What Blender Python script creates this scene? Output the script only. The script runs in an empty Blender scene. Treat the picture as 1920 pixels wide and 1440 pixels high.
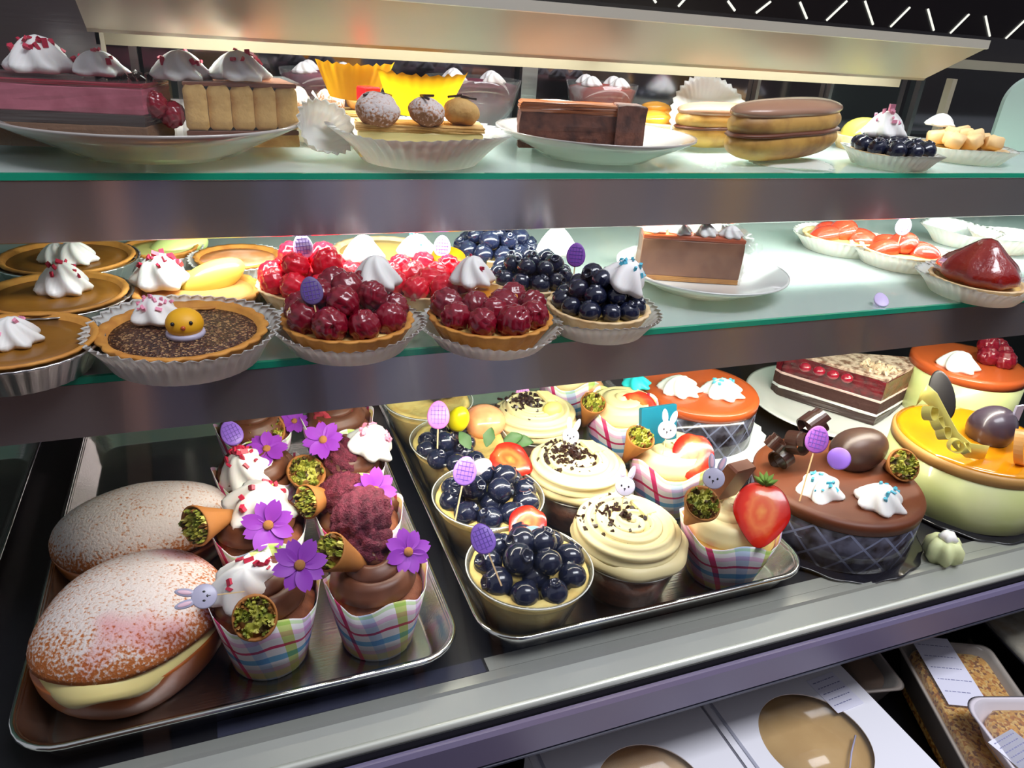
import bpy, math, random
from mathutils import Vector, Matrix, Euler
PI = math.pi
rnd = random.Random(11)
SC = bpy.context.scene
COL = SC.collection

# ------------------------------------------------------------------ camera
CR = ((0.93263385, -0.0985001, 0.34711934), (-0.35449001, -0.4295927, 0.83053413), (0.06731224, -0.89763458, -0.43556999))
FP = 1392.0
cam = bpy.data.cameras.new('camera'); camo = bpy.data.objects.new('camera', cam); COL.objects.link(camo)
cam.sensor_width = 36; cam.lens = 36 * FP / 1920; cam.clip_start = 0.01; cam.clip_end = 50
camo.matrix_world = Matrix(((CR[0][0], -CR[0][1], -CR[0][2], 0), (CR[1][0], -CR[1][1], -CR[1][2], 0), (CR[2][0], -CR[2][1], -CR[2][2], 0), (0, 0, 0, 1)))
SC.camera = camo

# ------------------------------------------------------------------ world, lights, exposure
w = bpy.data.worlds.new('world'); SC.world = w; w.use_nodes = True
w.node_tree.nodes['Background'].inputs[0].default_value = (0.55, 0.55, 0.62, 1)
w.node_tree.nodes['Background'].inputs[1].default_value = 0.70
SC.view_settings.view_transform = 'Standard'; SC.view_settings.look = 'None'; SC.view_settings.gamma = 1
SC.view_settings.use_curve_mapping = False; SC.view_settings.exposure = 0.0
SC.cycles.max_bounces = 8; SC.cycles.transparent_max_bounces = 24; SC.cycles.caustics_reflective = False; SC.cycles.caustics_refractive = False
SC.cycles.sample_clamp_indirect = 4; SC.cycles.use_denoising = True

def area(name, loc, target, sx, sy, power, col):
    l = bpy.data.lights.new(name, 'AREA'); l.shape = 'RECTANGLE'; l.size = sx; l.size_y = sy; l.energy = power; l.color = col
    o = bpy.data.objects.new(name, l); COL.objects.link(o); o.location = loc
    d = (Vector(target) - Vector(loc)).normalized(); z = -d; x = Vector((1, 0, 0)); y = z.cross(x).normalized(); x = y.cross(z)
    o.matrix_world = Matrix(((x.x, y.x, z.x, loc[0]), (x.y, y.y, z.y, loc[1]), (x.z, y.z, z.z, loc[2]), (0, 0, 0, 1)))
    return o
WARM = (1.0, 0.93, 0.80); COOL = (0.93, 1.0, 0.95)
area('case_lamp_top', (0.30, 0.566, -0.010), (0.30, 0.556, -0.09), 0.66, 0.010, 1.3, COOL)
area('case_lamp_middle', (0.42, 0.492, -0.117), (0.42, 0.54, -0.18), 0.92, 0.010, 1.9, COOL)
area('case_lamp_bottom', (0.38, 0.420, -0.205), (0.38, 0.485, -0.38), 0.74, 0.012, 2.3, WARM)
area('shop_ceiling_lamp', (0.75, -0.20, 1.35), (0.65, -0.05, -0.4), 1.4, 0.5, 32, (0.93, 0.94, 1.0))

# ------------------------------------------------------------------ pixel helpers (frame 1920x1440)
def ray(px, py):
    c = (px - 960, py - 720, FP)
    return Vector([sum(CR[i][j] * c[j] for j in range(3)) for i in range(3)])
def PZ(px, py, z): r = ray(px, py); return r * (z / r.z)
def PY(px, py, y): r = ray(px, py); return r * (y / r.y)
def mpp(p): return sum(CR[i][2] * p[i] for i in range(3)) / FP

# ------------------------------------------------------------------ materials
def lin(c): return tuple(((v / 255) / 12.92 if v / 255 <= 0.04045 else ((v / 255 + 0.055) / 1.055) ** 2.4) for v in c) + (1,)
MATS = {}
def nmat(name):
    m = bpy.data.materials.new(name); m.use_nodes = True
    return m, m.node_tree, m.node_tree.nodes['Principled BSDF']
def M(name, col=(200, 200, 200), rough=0.5, metal=0, var=None, bump=None, sss=0, coat=0, spec=0.5, trans=0, sheen=0):
    if name in MATS: return MATS[name]
    m, t, b = nmat(name)
    b.inputs['Base Color'].default_value = lin(col); b.inputs['Roughness'].default_value = rough; b.inputs['Metallic'].default_value = metal
    b.inputs['Specular IOR Level'].default_value = spec; b.inputs['Coat Weight'].default_value = coat; b.inputs['Coat Roughness'].default_value = 0.05
    if trans: b.inputs['Transmission Weight'].default_value = trans
    if sss:
        b.inputs['Subsurface Weight'].default_value = sss; b.inputs['Subsurface Radius'].default_value = (1, 0.5, 0.3); b.inputs['Subsurface Scale'].default_value = 0.004
    tc = t.nodes.new('ShaderNodeTexCoord')
    if var:
        sc, c2, lo, hi = var[:4]
        n = t.nodes.new('ShaderNodeTexNoise'); n.inputs['Scale'].default_value = sc; n.inputs['Detail'].default_value = 5
        t.links.new(tc.outputs['Object'], n.inputs['Vector'])
        r = t.nodes.new('ShaderNodeValToRGB'); r.color_ramp.elements[0].position = lo; r.color_ramp.elements[1].position = hi
        r.color_ramp.elements[0].color = lin(col); r.color_ramp.elements[1].color = lin(c2)
        t.links.new(n.outputs['Fac'], r.inputs['Fac']); t.links.new(r.outputs['Color'], b.inputs['Base Color'])
    if bump:
        n = t.nodes.new('ShaderNodeTexNoise'); n.inputs['Scale'].default_value = bump[0]; n.inputs['Detail'].default_value = 6
        t.links.new(tc.outputs['Object'], n.inputs['Vector'])
        bp = t.nodes.new('ShaderNodeBump'); bp.inputs['Strength'].default_value = bump[1]; bp.inputs['Distance'].default_value = 0.002
        t.links.new(n.outputs['Fac'], bp.inputs['Height']); t.links.new(bp.outputs['Normal'], b.inputs['Normal'])
    MATS[name] = m; return m
def thin_glass(name, tint=(1, 1, 1), refl=1.0, rough=0.02, milk=0.0, milkcol=(0.9, 0.97, 0.95)):
    if name in MATS: return MATS[name]
    m, t, b = nmat(name); t.nodes.remove(b)
    out = [n for n in t.nodes if n.type == 'OUTPUT_MATERIAL'][0]
    tr = t.nodes.new('ShaderNodeBsdfTransparent'); tr.inputs[0].default_value = (*tint, 1)
    gl = t.nodes.new('ShaderNodeBsdfGlossy'); gl.inputs['Roughness'].default_value = rough
    fr = t.nodes.new('ShaderNodeLayerWeight'); fr.inputs[0].default_value = 0.5
    pw = t.nodes.new('ShaderNodeMath'); pw.operation = 'POWER'; pw.inputs[1].default_value = 4.5; t.links.new(fr.outputs['Facing'], pw.inputs[0])
    mu = t.nodes.new('ShaderNodeMath'); mu.operation = 'MULTIPLY_ADD'; mu.inputs[1].default_value = 0.55 * refl; mu.inputs[2].default_value = 0.04 * refl; mu.use_clamp = True; t.links.new(pw.outputs[0], mu.inputs[0])
    mx = t.nodes.new('ShaderNodeMixShader'); t.links.new(mu.outputs[0], mx.inputs[0]); t.links.new(tr.outputs[0], mx.inputs[1]); t.links.new(gl.outputs[0], mx.inputs[2])
    last = mx
    if milk:
        d = t.nodes.new('ShaderNodeBsdfDiffuse'); d.inputs[0].default_value = (*milkcol, 1)
        m2 = t.nodes.new('ShaderNodeMixShader'); m2.inputs[0].default_value = milk
        t.links.new(mx.outputs[0], m2.inputs[1]); t.links.new(d.outputs[0], m2.inputs[2]); last = m2
    t.links.new(last.outputs[0], out.inputs[0]); MATS[name] = m; return m
def emit(name, col, s):
    m, t, b = nmat(name); b.inputs['Base Color'].default_value = (0, 0, 0, 1); b.inputs['Emission Color'].default_value = lin(col); b.inputs['Emission Strength'].default_value = s
    return m
def steel(name, col, rough, aniso=0.0, bumpy=0.0):
    m, t, b = nmat(name); b.inputs['Base Color'].default_value = lin(col); b.inputs['Metallic'].default_value = 1; b.inputs['Roughness'].default_value = rough
    tc = t.nodes.new('ShaderNodeTexCoord'); mp = t.nodes.new('ShaderNodeMapping'); mp.inputs['Scale'].default_value = (1.5, 260, 260)
    n = t.nodes.new('ShaderNodeTexNoise'); n.inputs['Scale'].default_value = 2.0; n.inputs['Detail'].default_value = 4
    t.links.new(tc.outputs['Object'], mp.inputs[0]); t.links.new(mp.outputs[0], n.inputs['Vector'])
    bp = t.nodes.new('ShaderNodeBump'); bp.inputs['Strength'].default_value = 0.25; bp.inputs['Distance'].default_value = 0.0006
    t.links.new(n.outputs['Fac'], bp.inputs['Height']); t.links.new(bp.outputs['Normal'], b.inputs['Normal'])
    if aniso: b.inputs['Anisotropic'].default_value = aniso; cx = t.nodes.new('ShaderNodeCombineXYZ'); cx.inputs[2].default_value = 1.0; t.links.new(cx.outputs[0], b.inputs['Tangent']); bp.inputs['Strength'].default_value = 0.01
    MATS[name] = m; return m
def mulmix(t, fac, a, b):
    mx = t.nodes.new('ShaderNodeMix'); mx.data_type = 'RGBA'; mx.blend_type = 'MULTIPLY'; mx.inputs[0].default_value = fac
    t.links.new(a, mx.inputs[6]); t.links.new(b, mx.inputs[7]); return mx.outputs[2]
def stripes(t, src, stops):
    r = t.nodes.new('ShaderNodeValToRGB'); r.color_ramp.interpolation = 'CONSTANT'
    e = r.color_ramp.elements
    while len(e) < len(stops): e.new(0.5)
    for i, (p, c) in enumerate(stops): e[i].position = p; e[i].color = lin(c)
    t.links.new(src, r.inputs[0]); return r.outputs[0]
def m_plaid():
    m, t, b = nmat('plaid_paper'); b.inputs['Roughness'].default_value = 0.6
    uv = t.nodes.new('ShaderNodeUVMap'); sp = t.nodes.new('ShaderNodeSeparateXYZ'); t.links.new(uv.outputs[0], sp.inputs[0])
    def fr(sock, k, off, sock2=None, k2=0):
        a = t.nodes.new('ShaderNodeMath'); a.operation = 'MULTIPLY_ADD'; a.inputs[1].default_value = k; a.inputs[2].default_value = off; t.links.new(sock, a.inputs[0]); o = a.outputs[0]
        if sock2:
            c = t.nodes.new('ShaderNodeMath'); c.operation = 'MULTIPLY_ADD'; c.inputs[1].default_value = k2; t.links.new(sock2, c.inputs[0]); t.links.new(o, c.inputs[2]); o = c.outputs[0]
        f = t.nodes.new('ShaderNodeMath'); f.operation = 'FRACT'; t.links.new(o, f.inputs[0]); return f.outputs[0]
    W = (250, 248, 250)
    u = fr(sp.outputs[0], 1.9, 0.1, sp.outputs[1], 0.25)
    v = fr(sp.outputs[1], 2.0, 0.0, sp.outputs[0], 0.0)
    cu = stripes(t, u, [(0, W), (0.10, (244, 190, 228)), (0.22, W), (0.32, (212, 60, 120)), (0.36, W), (0.48, (200, 220, 245)), (0.56, W), (0.68, (205, 220, 130)), (0.76, W), (0.84, (222, 196, 236)), (0.92, W)])
    cv = stripes(t, v, [(0, W), (0.08, (250, 225, 150)), (0.20, (248, 205, 215)), (0.28, W), (0.38, (110, 175, 215)), (0.48, W), (0.60, (205, 50, 105)), (0.645, W), (0.76, (244, 204, 232)), (0.84, W), (0.94, (210, 235, 190))])
    t.links.new(mulmix(t, 1.0, cu, cv), b.inputs['Base Color']); MATS['plaid_paper'] = m; return m
def m_lattice():
    m, t, b = nmat('lattice_band'); b.inputs['Roughness'].default_value = 0.12
    uv = t.nodes.new('ShaderNodeUVMap'); sp = t.nodes.new('ShaderNodeSeparateXYZ'); t.links.new(uv.outputs[0], sp.inputs[0])
    outs = []
    for s in (1, -1):
        a = t.nodes.new('ShaderNodeMath'); a.operation = 'MULTIPLY'; a.inputs[1].default_value = 16; t.links.new(sp.outputs[0], a.inputs[0])
        c = t.nodes.new('ShaderNodeMath'); c.operation = 'MULTIPLY_ADD'; c.inputs[1].default_value = 1.5 * s; t.links.new(sp.outputs[1], c.inputs[0]); t.links.new(a.outputs[0], c.inputs[2])
        f = t.nodes.new('ShaderNodeMath'); f.operation = 'FRACT'; t.links.new(c.outputs[0], f.inputs[0])
        g = t.nodes.new('ShaderNodeMath'); g.operation = 'LESS_THAN'; g.inputs[1].default_value = 0.10; t.links.new(f.outputs[0], g.inputs[0]); outs.append(g.outputs[0])
    ad = t.nodes.new('ShaderNodeMath'); ad.operation = 'MAXIMUM'; t.links.new(outs[0], ad.inputs[0]); t.links.new(outs[1], ad.inputs[1])
    tc = t.nodes.new('ShaderNodeTexCoord'); n = t.nodes.new('ShaderNodeTexNoise'); n.inputs['Scale'].default_value = 90; t.links.new(tc.outputs['Object'], n.inputs['Vector'])
    r = t.nodes.new('ShaderNodeValToRGB'); r.color_ramp.elements[0].position = 0.35; r.color_ramp.elements[1].position = 0.7
    r.color_ramp.elements[0].color = lin((34, 30, 34)); r.color_ramp.elements[1].color = lin((84, 84, 100)); t.links.new(n.outputs['Fac'], r.inputs[0])
    mx = t.nodes.new('ShaderNodeMix'); mx.data_type = 'RGBA'; t.links.new(ad.outputs[0], mx.inputs[0]); t.links.new(r.outputs[0], mx.inputs[6]); mx.inputs[7].default_value = lin((100, 104, 126))
    t.links.new(mx.outputs[2], b.inputs['Base Color']); MATS['lattice_band'] = m; return m
def m_sugar(name, zlo, zhi, crust=(168, 92, 36), pink=False):
    """icing sugar lying on the upward faces of a bun: speckled through noise, fading down the sides (object space height)"""
    m, t, b = nmat(name); b.inputs['Roughness'].default_value = 0.75
    tc = t.nodes.new('ShaderNodeTexCoord'); sp = t.nodes.new('ShaderNodeSeparateXYZ'); t.links.new(tc.outputs['Object'], sp.inputs[0])
    mr = t.nodes.new('ShaderNodeMapRange'); mr.inputs[1].default_value = zlo; mr.inputs[2].default_value = zhi; t.links.new(sp.outputs[2], mr.inputs[0])
    n = t.nodes.new('ShaderNodeTexNoise'); n.inputs['Scale'].default_value = 520; n.inputs['Detail'].default_value = 3; t.links.new(tc.outputs['Object'], n.inputs['Vector'])
    n2 = t.nodes.new('ShaderNodeTexNoise'); n2.inputs['Scale'].default_value = 38; n2.inputs['Detail'].default_value = 3; t.links.new(tc.outputs['Object'], n2.inputs['Vector'])
    a = t.nodes.new('ShaderNodeMath'); a.operation = 'MULTIPLY_ADD'; a.inputs[1].default_value = 0.34; t.links.new(mr.outputs[0], a.inputs[0]); t.links.new(n.outputs['Fac'], a.inputs[2])
    a2 = t.nodes.new('ShaderNodeMath'); a2.operation = 'MULTIPLY_ADD'; a2.inputs[1].default_value = 0.30; t.links.new(n2.outputs['Fac'], a2.inputs[0]); t.links.new(a.outputs[0], a2.inputs[2])
    r = t.nodes.new('ShaderNodeValToRGB'); r.color_ramp.elements[0].position = 0.74; r.color_ramp.elements[1].position = 0.93
    r.color_ramp.elements[0].color = lin(crust); r.color_ramp.elements[1].color = lin((214, 202, 200)); e = r.color_ramp.elements.new(0.80); e.color = lin((196, 150, 124))
    t.links.new(a2.outputs[0], r.inputs[0]); col = r.outputs[0]
    if pink:
        n3 = t.nodes.new('ShaderNodeTexNoise'); n3.inputs['Scale'].default_value = 17; t.links.new(tc.outputs['Object'], n3.inputs['Vector'])
        rp = t.nodes.new('ShaderNodeValToRGB'); rp.color_ramp.elements[0].position = 0.56; rp.color_ramp.elements[1].position = 0.68
        rp.color_ramp.elements[0].color = (1, 1, 1, 1); rp.color_ramp.elements[1].color = lin((250, 190, 200)); t.links.new(n3.outputs['Fac'], rp.inputs[0])
        col = mulmix(t, 1.0, col, rp.outputs[0])
    t.links.new(col, b.inputs['Base Color'])
    bp = t.nodes.new('ShaderNodeBump'); bp.inputs['Strength'].default_value = 0.5; bp.inputs['Distance'].default_value = 0.0015; t.links.new(n.outputs['Fac'], bp.inputs['Height']); t.links.new(bp.outputs['Normal'], b.inputs['Normal'])
    MATS[name] = m; return m
def m_berrycut():
    """cut face of a strawberry: pale core to red rim, by distance from the middle in object space"""
    m, t, b = nmat('strawberry_cut'); b.inputs['Roughness'].default_value = 0.22; b.inputs['Coat Weight'].default_value = 0.5
    tc = t.nodes.new('ShaderNodeTexCoord'); mp = t.nodes.new('ShaderNodeMapping'); mp.inputs['Scale'].default_value = (1.0, 0.62, 0); t.links.new(tc.outputs['Object'], mp.inputs[0])
    ln = t.nodes.new('ShaderNodeVectorMath'); ln.operation = 'LENGTH'; t.links.new(mp.outputs[0], ln.inputs[0])
    n = t.nodes.new('ShaderNodeTexNoise'); n.inputs['Scale'].default_value = 260; t.links.new(tc.outputs['Object'], n.inputs['Vector'])
    a = t.nodes.new('ShaderNodeMath'); a.operation = 'MULTIPLY_ADD'; a.inputs[1].default_value = 0.004; t.links.new(n.outputs['Fac'], a.inputs[0]); t.links.new(ln.outputs['Value'], a.inputs[2])
    mr = t.nodes.new('ShaderNodeMapRange'); mr.inputs[1].default_value = 0.0; mr.inputs[2].default_value = 0.022; t.links.new(a.outputs[0], mr.inputs[0])
    r = t.nodes.new('ShaderNodeValToRGB'); e = r.color_ramp.elements
    e[0].position = 0.10; e[0].color = lin((250, 150, 70)); e[1].position = 0.85; e[1].color = lin((190, 14, 12))
    x = e.new(0.28); x.color = lin((236, 90, 36)); x = e.new(0.42); x.color = lin((244, 120, 60)); x = e.new(0.6); x.color = lin((226, 48, 22))
    t.links.new(mr.outputs[0], r.inputs[0]); t.links.new(r.outputs[0], b.inputs['Base Color']); MATS['strawberry_cut'] = m; return m
def m_speck(name, stops, scale, rough=0.6, bump=0.6):
    m, t, b = nmat(name); b.inputs['Roughness'].default_value = rough
    tc = t.nodes.new('ShaderNodeTexCoord'); v = t.nodes.new('ShaderNodeTexVoronoi'); v.inputs['Scale'].default_value = scale; t.links.new(tc.outputs['Object'], v.inputs['Vector'])
    sp = t.nodes.new('ShaderNodeSeparateColor'); t.links.new(v.outputs['Color'], sp.inputs[0])
    t.links.new(stripes(t, sp.outputs[0], stops), b.inputs['Base Color'])
    bp = t.nodes.new('ShaderNodeBump'); bp.inputs['Strength'].default_value = bump; bp.inputs['Distance'].default_value = 0.001; t.links.new(v.outputs['Distance'], bp.inputs['Height']); t.links.new(bp.outputs['Normal'], b.inputs['Normal'])
    MATS[name] = m; return m
m_plaid(); m_lattice(); m_berrycut()
m_sugar('sugar_long', 0.0, 0.020); m_sugar('sugar_round', 0.0, 0.024, pink=True); m_sugar('sugar_puff', -0.004, 0.006, crust=(150, 100, 60))
m_speck('pistachio', [(0, (128, 136, 44)), (0.25, (178, 176, 70)), (0.5, (84, 66, 28)), (0.66, (214, 204, 112)), (0.85, (140, 92, 40))], 3)
m_speck('nutty', [(0, (70, 30, 20)), (0.4, (110, 66, 40)), (0.65, (200, 160, 120)), (0.82, (84, 44, 30))], 900)
m_speck('crumble', [(0, (232, 168, 70)), (0.35, (196, 120, 36)), (0.55, (244, 196, 110)), (0.85, (150, 88, 34))], 420, 0.4)
STEEL = steel('brushed_steel', (150, 146, 146), 0.30); STEELD = steel('rail_steel', (214, 204, 208), 0.17, 0.96)
STEELD.node_tree.nodes['Principled BSDF'].inputs['Metallic'].default_value = 0.86
PAN = steel('pan_aluminium', (205, 202, 198), 0.22); FOIL = steel('foil', (200, 200, 200), 0.28)
FASC = M('fascia_grey', (104, 100, 132), 0.35, var=(4, (118, 106, 130), 0.3, 0.7))
LIP = M('lip_metal', (176, 178, 170), 0.36, metal=0.45, var=(3, (160, 162, 158), 0.35, 0.7)); CHROME = M('chrome', (225, 228, 225), 0.12, metal=1)
HOOD = M('hood_metal', (190, 180, 158), 0.42, metal=0.5, var=(6, (170, 160, 140), 0.3, 0.7))
BLACK = M('black_rubber', (20, 20, 26), 0.45); DARK = M('dark_panel', (12, 9, 13), 0.3, bump=(3, 0.1)); NAVY = M('navy_panel', (52, 54, 72), 0.35)
GLASS = thin_glass('front_glass', (0.985, 0.99, 0.985), 0.35); CUP = thin_glass('clear_plastic', (0.96, 0.97, 0.96), 1.6, 0.08, milk=0.06)
SHELFG = thin_glass('shelf_glass', (0.80, 0.93, 0.87), 1.0, 0.05, milk=0.30); FILM = thin_glass('cling_film', (0.97, 0.97, 0.97), 0.9, 0.12, milk=0.03)  # milk in the shelf glass paints in the pale lamp reflection
EDGE = M('glass_edge', (30, 168, 134), 0.12, coat=0.5, sss=0.0); MIRROR = M('door_mirror', (120, 116, 122), 0.08, metal=1, var=(2, (96, 92, 100), 0.3, 0.7))
CREAM = M('whipped_cream', (242, 240, 238), 0.5, sss=0.15); CHEESE = M('yellow_sponge', (236, 212, 132), 0.7, var=(60, (214, 172, 88), 0.45, 0.75), bump=(180, 0.4))
BUTTER = M('ivory_buttercream', (232, 216, 164), 0.45, sss=0.08); CHOCF = M('chocolate_frosting', (92, 52, 34), 0.42, var=(40, (120, 72, 50), 0.4, 0.7))
CHOC = M('dark_chocolate', (46, 24, 20), 0.3, coat=0.2); CHOCB = M('milk_chocolate', (96, 44, 18), 0.5, var=(25, (110, 54, 24), 0.4, 0.7))
CAKEB = M('brown_cake', (140, 80, 52), 0.75, bump=(220, 0.6), var=(120, (104, 56, 36), 0.4, 0.7))
CRUST = M('shortcrust', (204, 142, 62), 0.65, var=(70, (176, 112, 44), 0.42, 0.7), bump=(160, 0.35)); CRUSTP = M('pale_crust', (234, 206, 160), 0.65, var=(80, (214, 170, 110), 0.45, 0.72), bump=(160, 0.3))
PUMP = M('pumpkin_filling', (142, 94, 26), 0.4, coat=0.12, var=(30, (122, 78, 22), 0.4, 0.7), bump=(60, 0.25)); CARAM = M('caramel', (150, 84, 40), 0.3, coat=0.4)
PAPER = M('liner_paper', (236, 234, 230), 0.7, sss=0.2); BLUEB = M('blueberry_skin', (18, 22, 44), 0.2, coat=0.6, var=(120, (36, 44, 72), 0.45, 0.7)); BLUEC = M('blueberry_crown', (14, 14, 24), 0.5)
RASPD = M('raspberry_dark', (134, 16, 38), 0.25, coat=0.5, sss=0.15, var=(200, (112, 12, 34), 0.4, 0.7)); RASPB = M('raspberry_bright', (222, 26, 50), 0.25, coat=0.5, sss=0.2)
MAUVE = M('freeze_dried_raspberry', (116, 34, 56), 0.7, var=(5, (76, 18, 36), 0.4, 0.7), bump=(14, 1.0)); ROSEB = M('rose_berry', (200, 62, 80), 0.6, bump=(260, 0.6))
STRAW = M('strawberry_skin', (206, 24, 16), 0.2, coat=0.8, bump=(420, 0.5)); STRAWD = M('glazed_strawberry_dark', (136, 18, 14), 0.14, coat=1.0, bump=(300, 0.4), var=(60, (160, 44, 20), 0.45, 0.75))
MATS['strawberry_skin'] = STRAW; CUT = MATS['strawberry_cut']
LEAF = M('mint_leaf', (52, 92, 40), 0.5, var=(90, (80, 120, 60), 0.4, 0.7)); GREEN = M('calyx_green', (120, 160, 60), 0.5)
PETAL = M('purple_petal', (168, 72, 206), 0.5, var=(120, (146, 52, 186), 0.4, 0.7)); POLLEN = M('orange_pollen', (236, 160, 90), 0.7, bump=(900, 0.8))
CONE = M('wafer_cone', (190, 124, 60), 0.6, var=(90, (166, 100, 44), 0.4, 0.7), bump=(300, 0.35)); PIST = MATS['pistachio']
LILAC = M('lilac_plastic', (150, 108, 216), 0.35); LILACD = M('lilac_line', (112, 78, 180), 0.4); WHITEP = M('white_plastic', (190, 186, 212), 0.3); PINKP = M('pink_plastic', (240, 196, 214), 0.35); INK = M('black_ink', (24, 22, 26), 0.4); WOOD = M('pick_wood', (214, 180, 130), 0.6)
REDS = M('red_sprinkle', (190, 40, 70), 0.4); PINKS = M('pink_sprinkle', (240, 150, 180), 0.5); BLUES = M('blue_sprinkle', (90, 190, 216), 0.4)
PORC = M('porcelain', (188, 180, 176), 0.16, coat=0.4); ORANGE = M('orange_glaze', (238, 158, 20), 0.1, coat=1.0, var=(20, (226, 136, 10), 0.4, 0.7)); PEACH = M('orange_brown_glaze', (196, 88, 40), 0.3, coat=0.3)
PALEG = M('pale_green_side', (206, 214, 140), 0.35, coat=0.5, var=(14, (222, 222, 176), 0.35, 0.7)); YCHOC = M('yellow_chocolate', (240, 226, 120), 0.35, coat=0.2); OCHOC = M('orange_chocolate', (236, 170, 96), 0.3, coat=0.3)
SPONGE = M('ladyfinger_sponge', (232, 190, 116), 0.8, var=(70, (196, 140, 66), 0.45, 0.72), bump=(200, 0.6)); PINKM = M('pink_mousse', (196, 108, 128), 0.5, var=(34, (140, 44, 66), 0.45, 0.7), bump=(80, 0.4)); BERRYJ = M('berry_jelly', (150, 16, 44), 0.12, coat=0.8)
BUN = M('bun_crust', (184, 98, 24), 0.35, coat=0.15, var=(16, (160, 78, 22), 0.35, 0.7)); CUSTARD = M('custard', (240, 222, 150), 0.35, sss=0.2, coat=0.2)
BOXW = M('white_card', (240, 240, 248), 0.55); LABEL = M('label_paper', (232, 232, 250), 0.6); PRINT = M('faint_print', (136, 138, 178), 0.6); PRINTD = M('dark_print', (70, 70, 84), 0.6); FOAM = M('foam_white', (222, 214, 222), 0.5)
PIE = M('pie_crust', (226, 184, 116), 0.7, var=(22, (204, 158, 90), 0.35, 0.7), bump=(60, 0.4)); PIEO = M('pie_golden', (246, 214, 172), 0.6, var=(14, (230, 160, 80), 0.35, 0.7), bump=(70, 0.5))
TEAL = M('teal_chocolate', (14, 104, 128), 0.35); AQUA = M('aqua_icing', (40, 200, 206), 0.4); DATE = M('date_square', (104, 62, 48), 0.7, bump=(200, 0.9), var=(120, (60, 32, 26), 0.4, 0.7))
WAFERY = M('yellow_orange_wafer', (240, 166, 10), 0.4, coat=0.1, var=(24, (250, 140, 10), 0.45, 0.8)); PASTRY = M('flaky_pastry', (214, 172, 104), 0.7, bump=(140, 0.8), var=(60, (178, 128, 60), 0.4, 0.7))
REDC = M('red_candy', (226, 24, 30), 0.25, coat=0.4); ECL = M('eclair_choux', (204, 156, 78), 0.5, var=(34, (120, 66, 28), 0.45, 0.72), bump=(60, 0.5)); MOCHA = M('mocha_icing', (176, 132, 108), 0.3, coat=0.3)
JAR = thin_glass('bowl_glass', (0.96, 0.93, 0.95), 1.5, 0.05, milk=0.05); CHICK = M('chick_yellow', (244, 180, 30), 0.5)

def translucent(mat, fac, col):
    t = mat.node_tree; b = t.nodes['Principled BSDF']; out = [n for n in t.nodes if n.type == 'OUTPUT_MATERIAL'][0]
    tl = t.nodes.new('ShaderNodeBsdfTranslucent'); tl.inputs[0].default_value = lin(col); mx = t.nodes.new('ShaderNodeMixShader'); mx.inputs[0].default_value = fac
    t.links.new(b.outputs[0], mx.inputs[1]); t.links.new(tl.outputs[0], mx.inputs[2]); t.links.new(mx.outputs[0], out.inputs[0])
translucent(WAFERY, 0.65, (255, 190, 20)); translucent(PAPER, 0.35, (236, 234, 228)); translucent(PETAL, 0.25, (180, 80, 220))

# ------------------------------------------------------------------ mesh helpers
CACHE = {}
def mk(verts, faces, mat, smooth=True, uv=None, name='mesh'):
    me = bpy.data.meshes.new(name); me.from_pydata([tuple(v) for v in verts], [], faces)
    if uv:
        l = me.uv_layers.new(name='UVMap')
        for lp in me.loops: l.data[lp.index].uv = uv[lp.vertex_index]
    if smooth: me.polygons.foreach_set('use_smooth', [True] * len(me.polygons))
    me.materials.append(mat); me.update(); return me
def cached(key, fn):
    if key not in CACHE: CACHE[key] = fn()
    return CACHE[key]
def link(name, me, parent=None, loc=(0, 0, 0), rot=(0, 0, 0), scale=(1, 1, 1), label=None, kind=None):
    o = bpy.data.objects.new(name, me); COL.objects.link(o)
    if parent is not None:
        o.parent = parent
    o.location = loc; o.rotation_euler = rot; o.scale = scale if hasattr(scale, '__len__') else (scale,) * 3
    if label: o['label'] = label
    if kind: o['kind'] = kind
    return o
def thing(name, label, cat, loc, group=None):
    o = bpy.data.objects.new(name, None); COL.objects.link(o); o.empty_display_size = 0.01
    o.location = loc; o['label'] = label; o['category'] = cat
    if group: o['group'] = group
    return o
def tag(o, label, cat, group=None):
    o['label'] = label; o['category'] = cat
    if group: o['group'] = group
    return o
def grid(nu, nv, fn, closeu=True, capb=False, capt=False, mat=None, uvf=None, smooth=True):
    vs, uv, fs = [], [], []
    for j in range(nv):
        for i in range(nu):
            vs.append(fn(i, j)); uv.append(uvf(i, j) if uvf else (i / nu, j / max(1, nv - 1)))
    for j in range(nv - 1):
        for i in range(nu if closeu else nu - 1):
            a = j * nu + i; b = j * nu + (i + 1) % nu; fs.append((a, b, b + nu, a + nu))
    if capb: fs.append(tuple(range(nu - 1, -1, -1)))
    if capt: fs.append(tuple((nv - 1) * nu + i for i in range(nu)))
    return mk(vs, fs, mat, smooth, uv)
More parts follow.
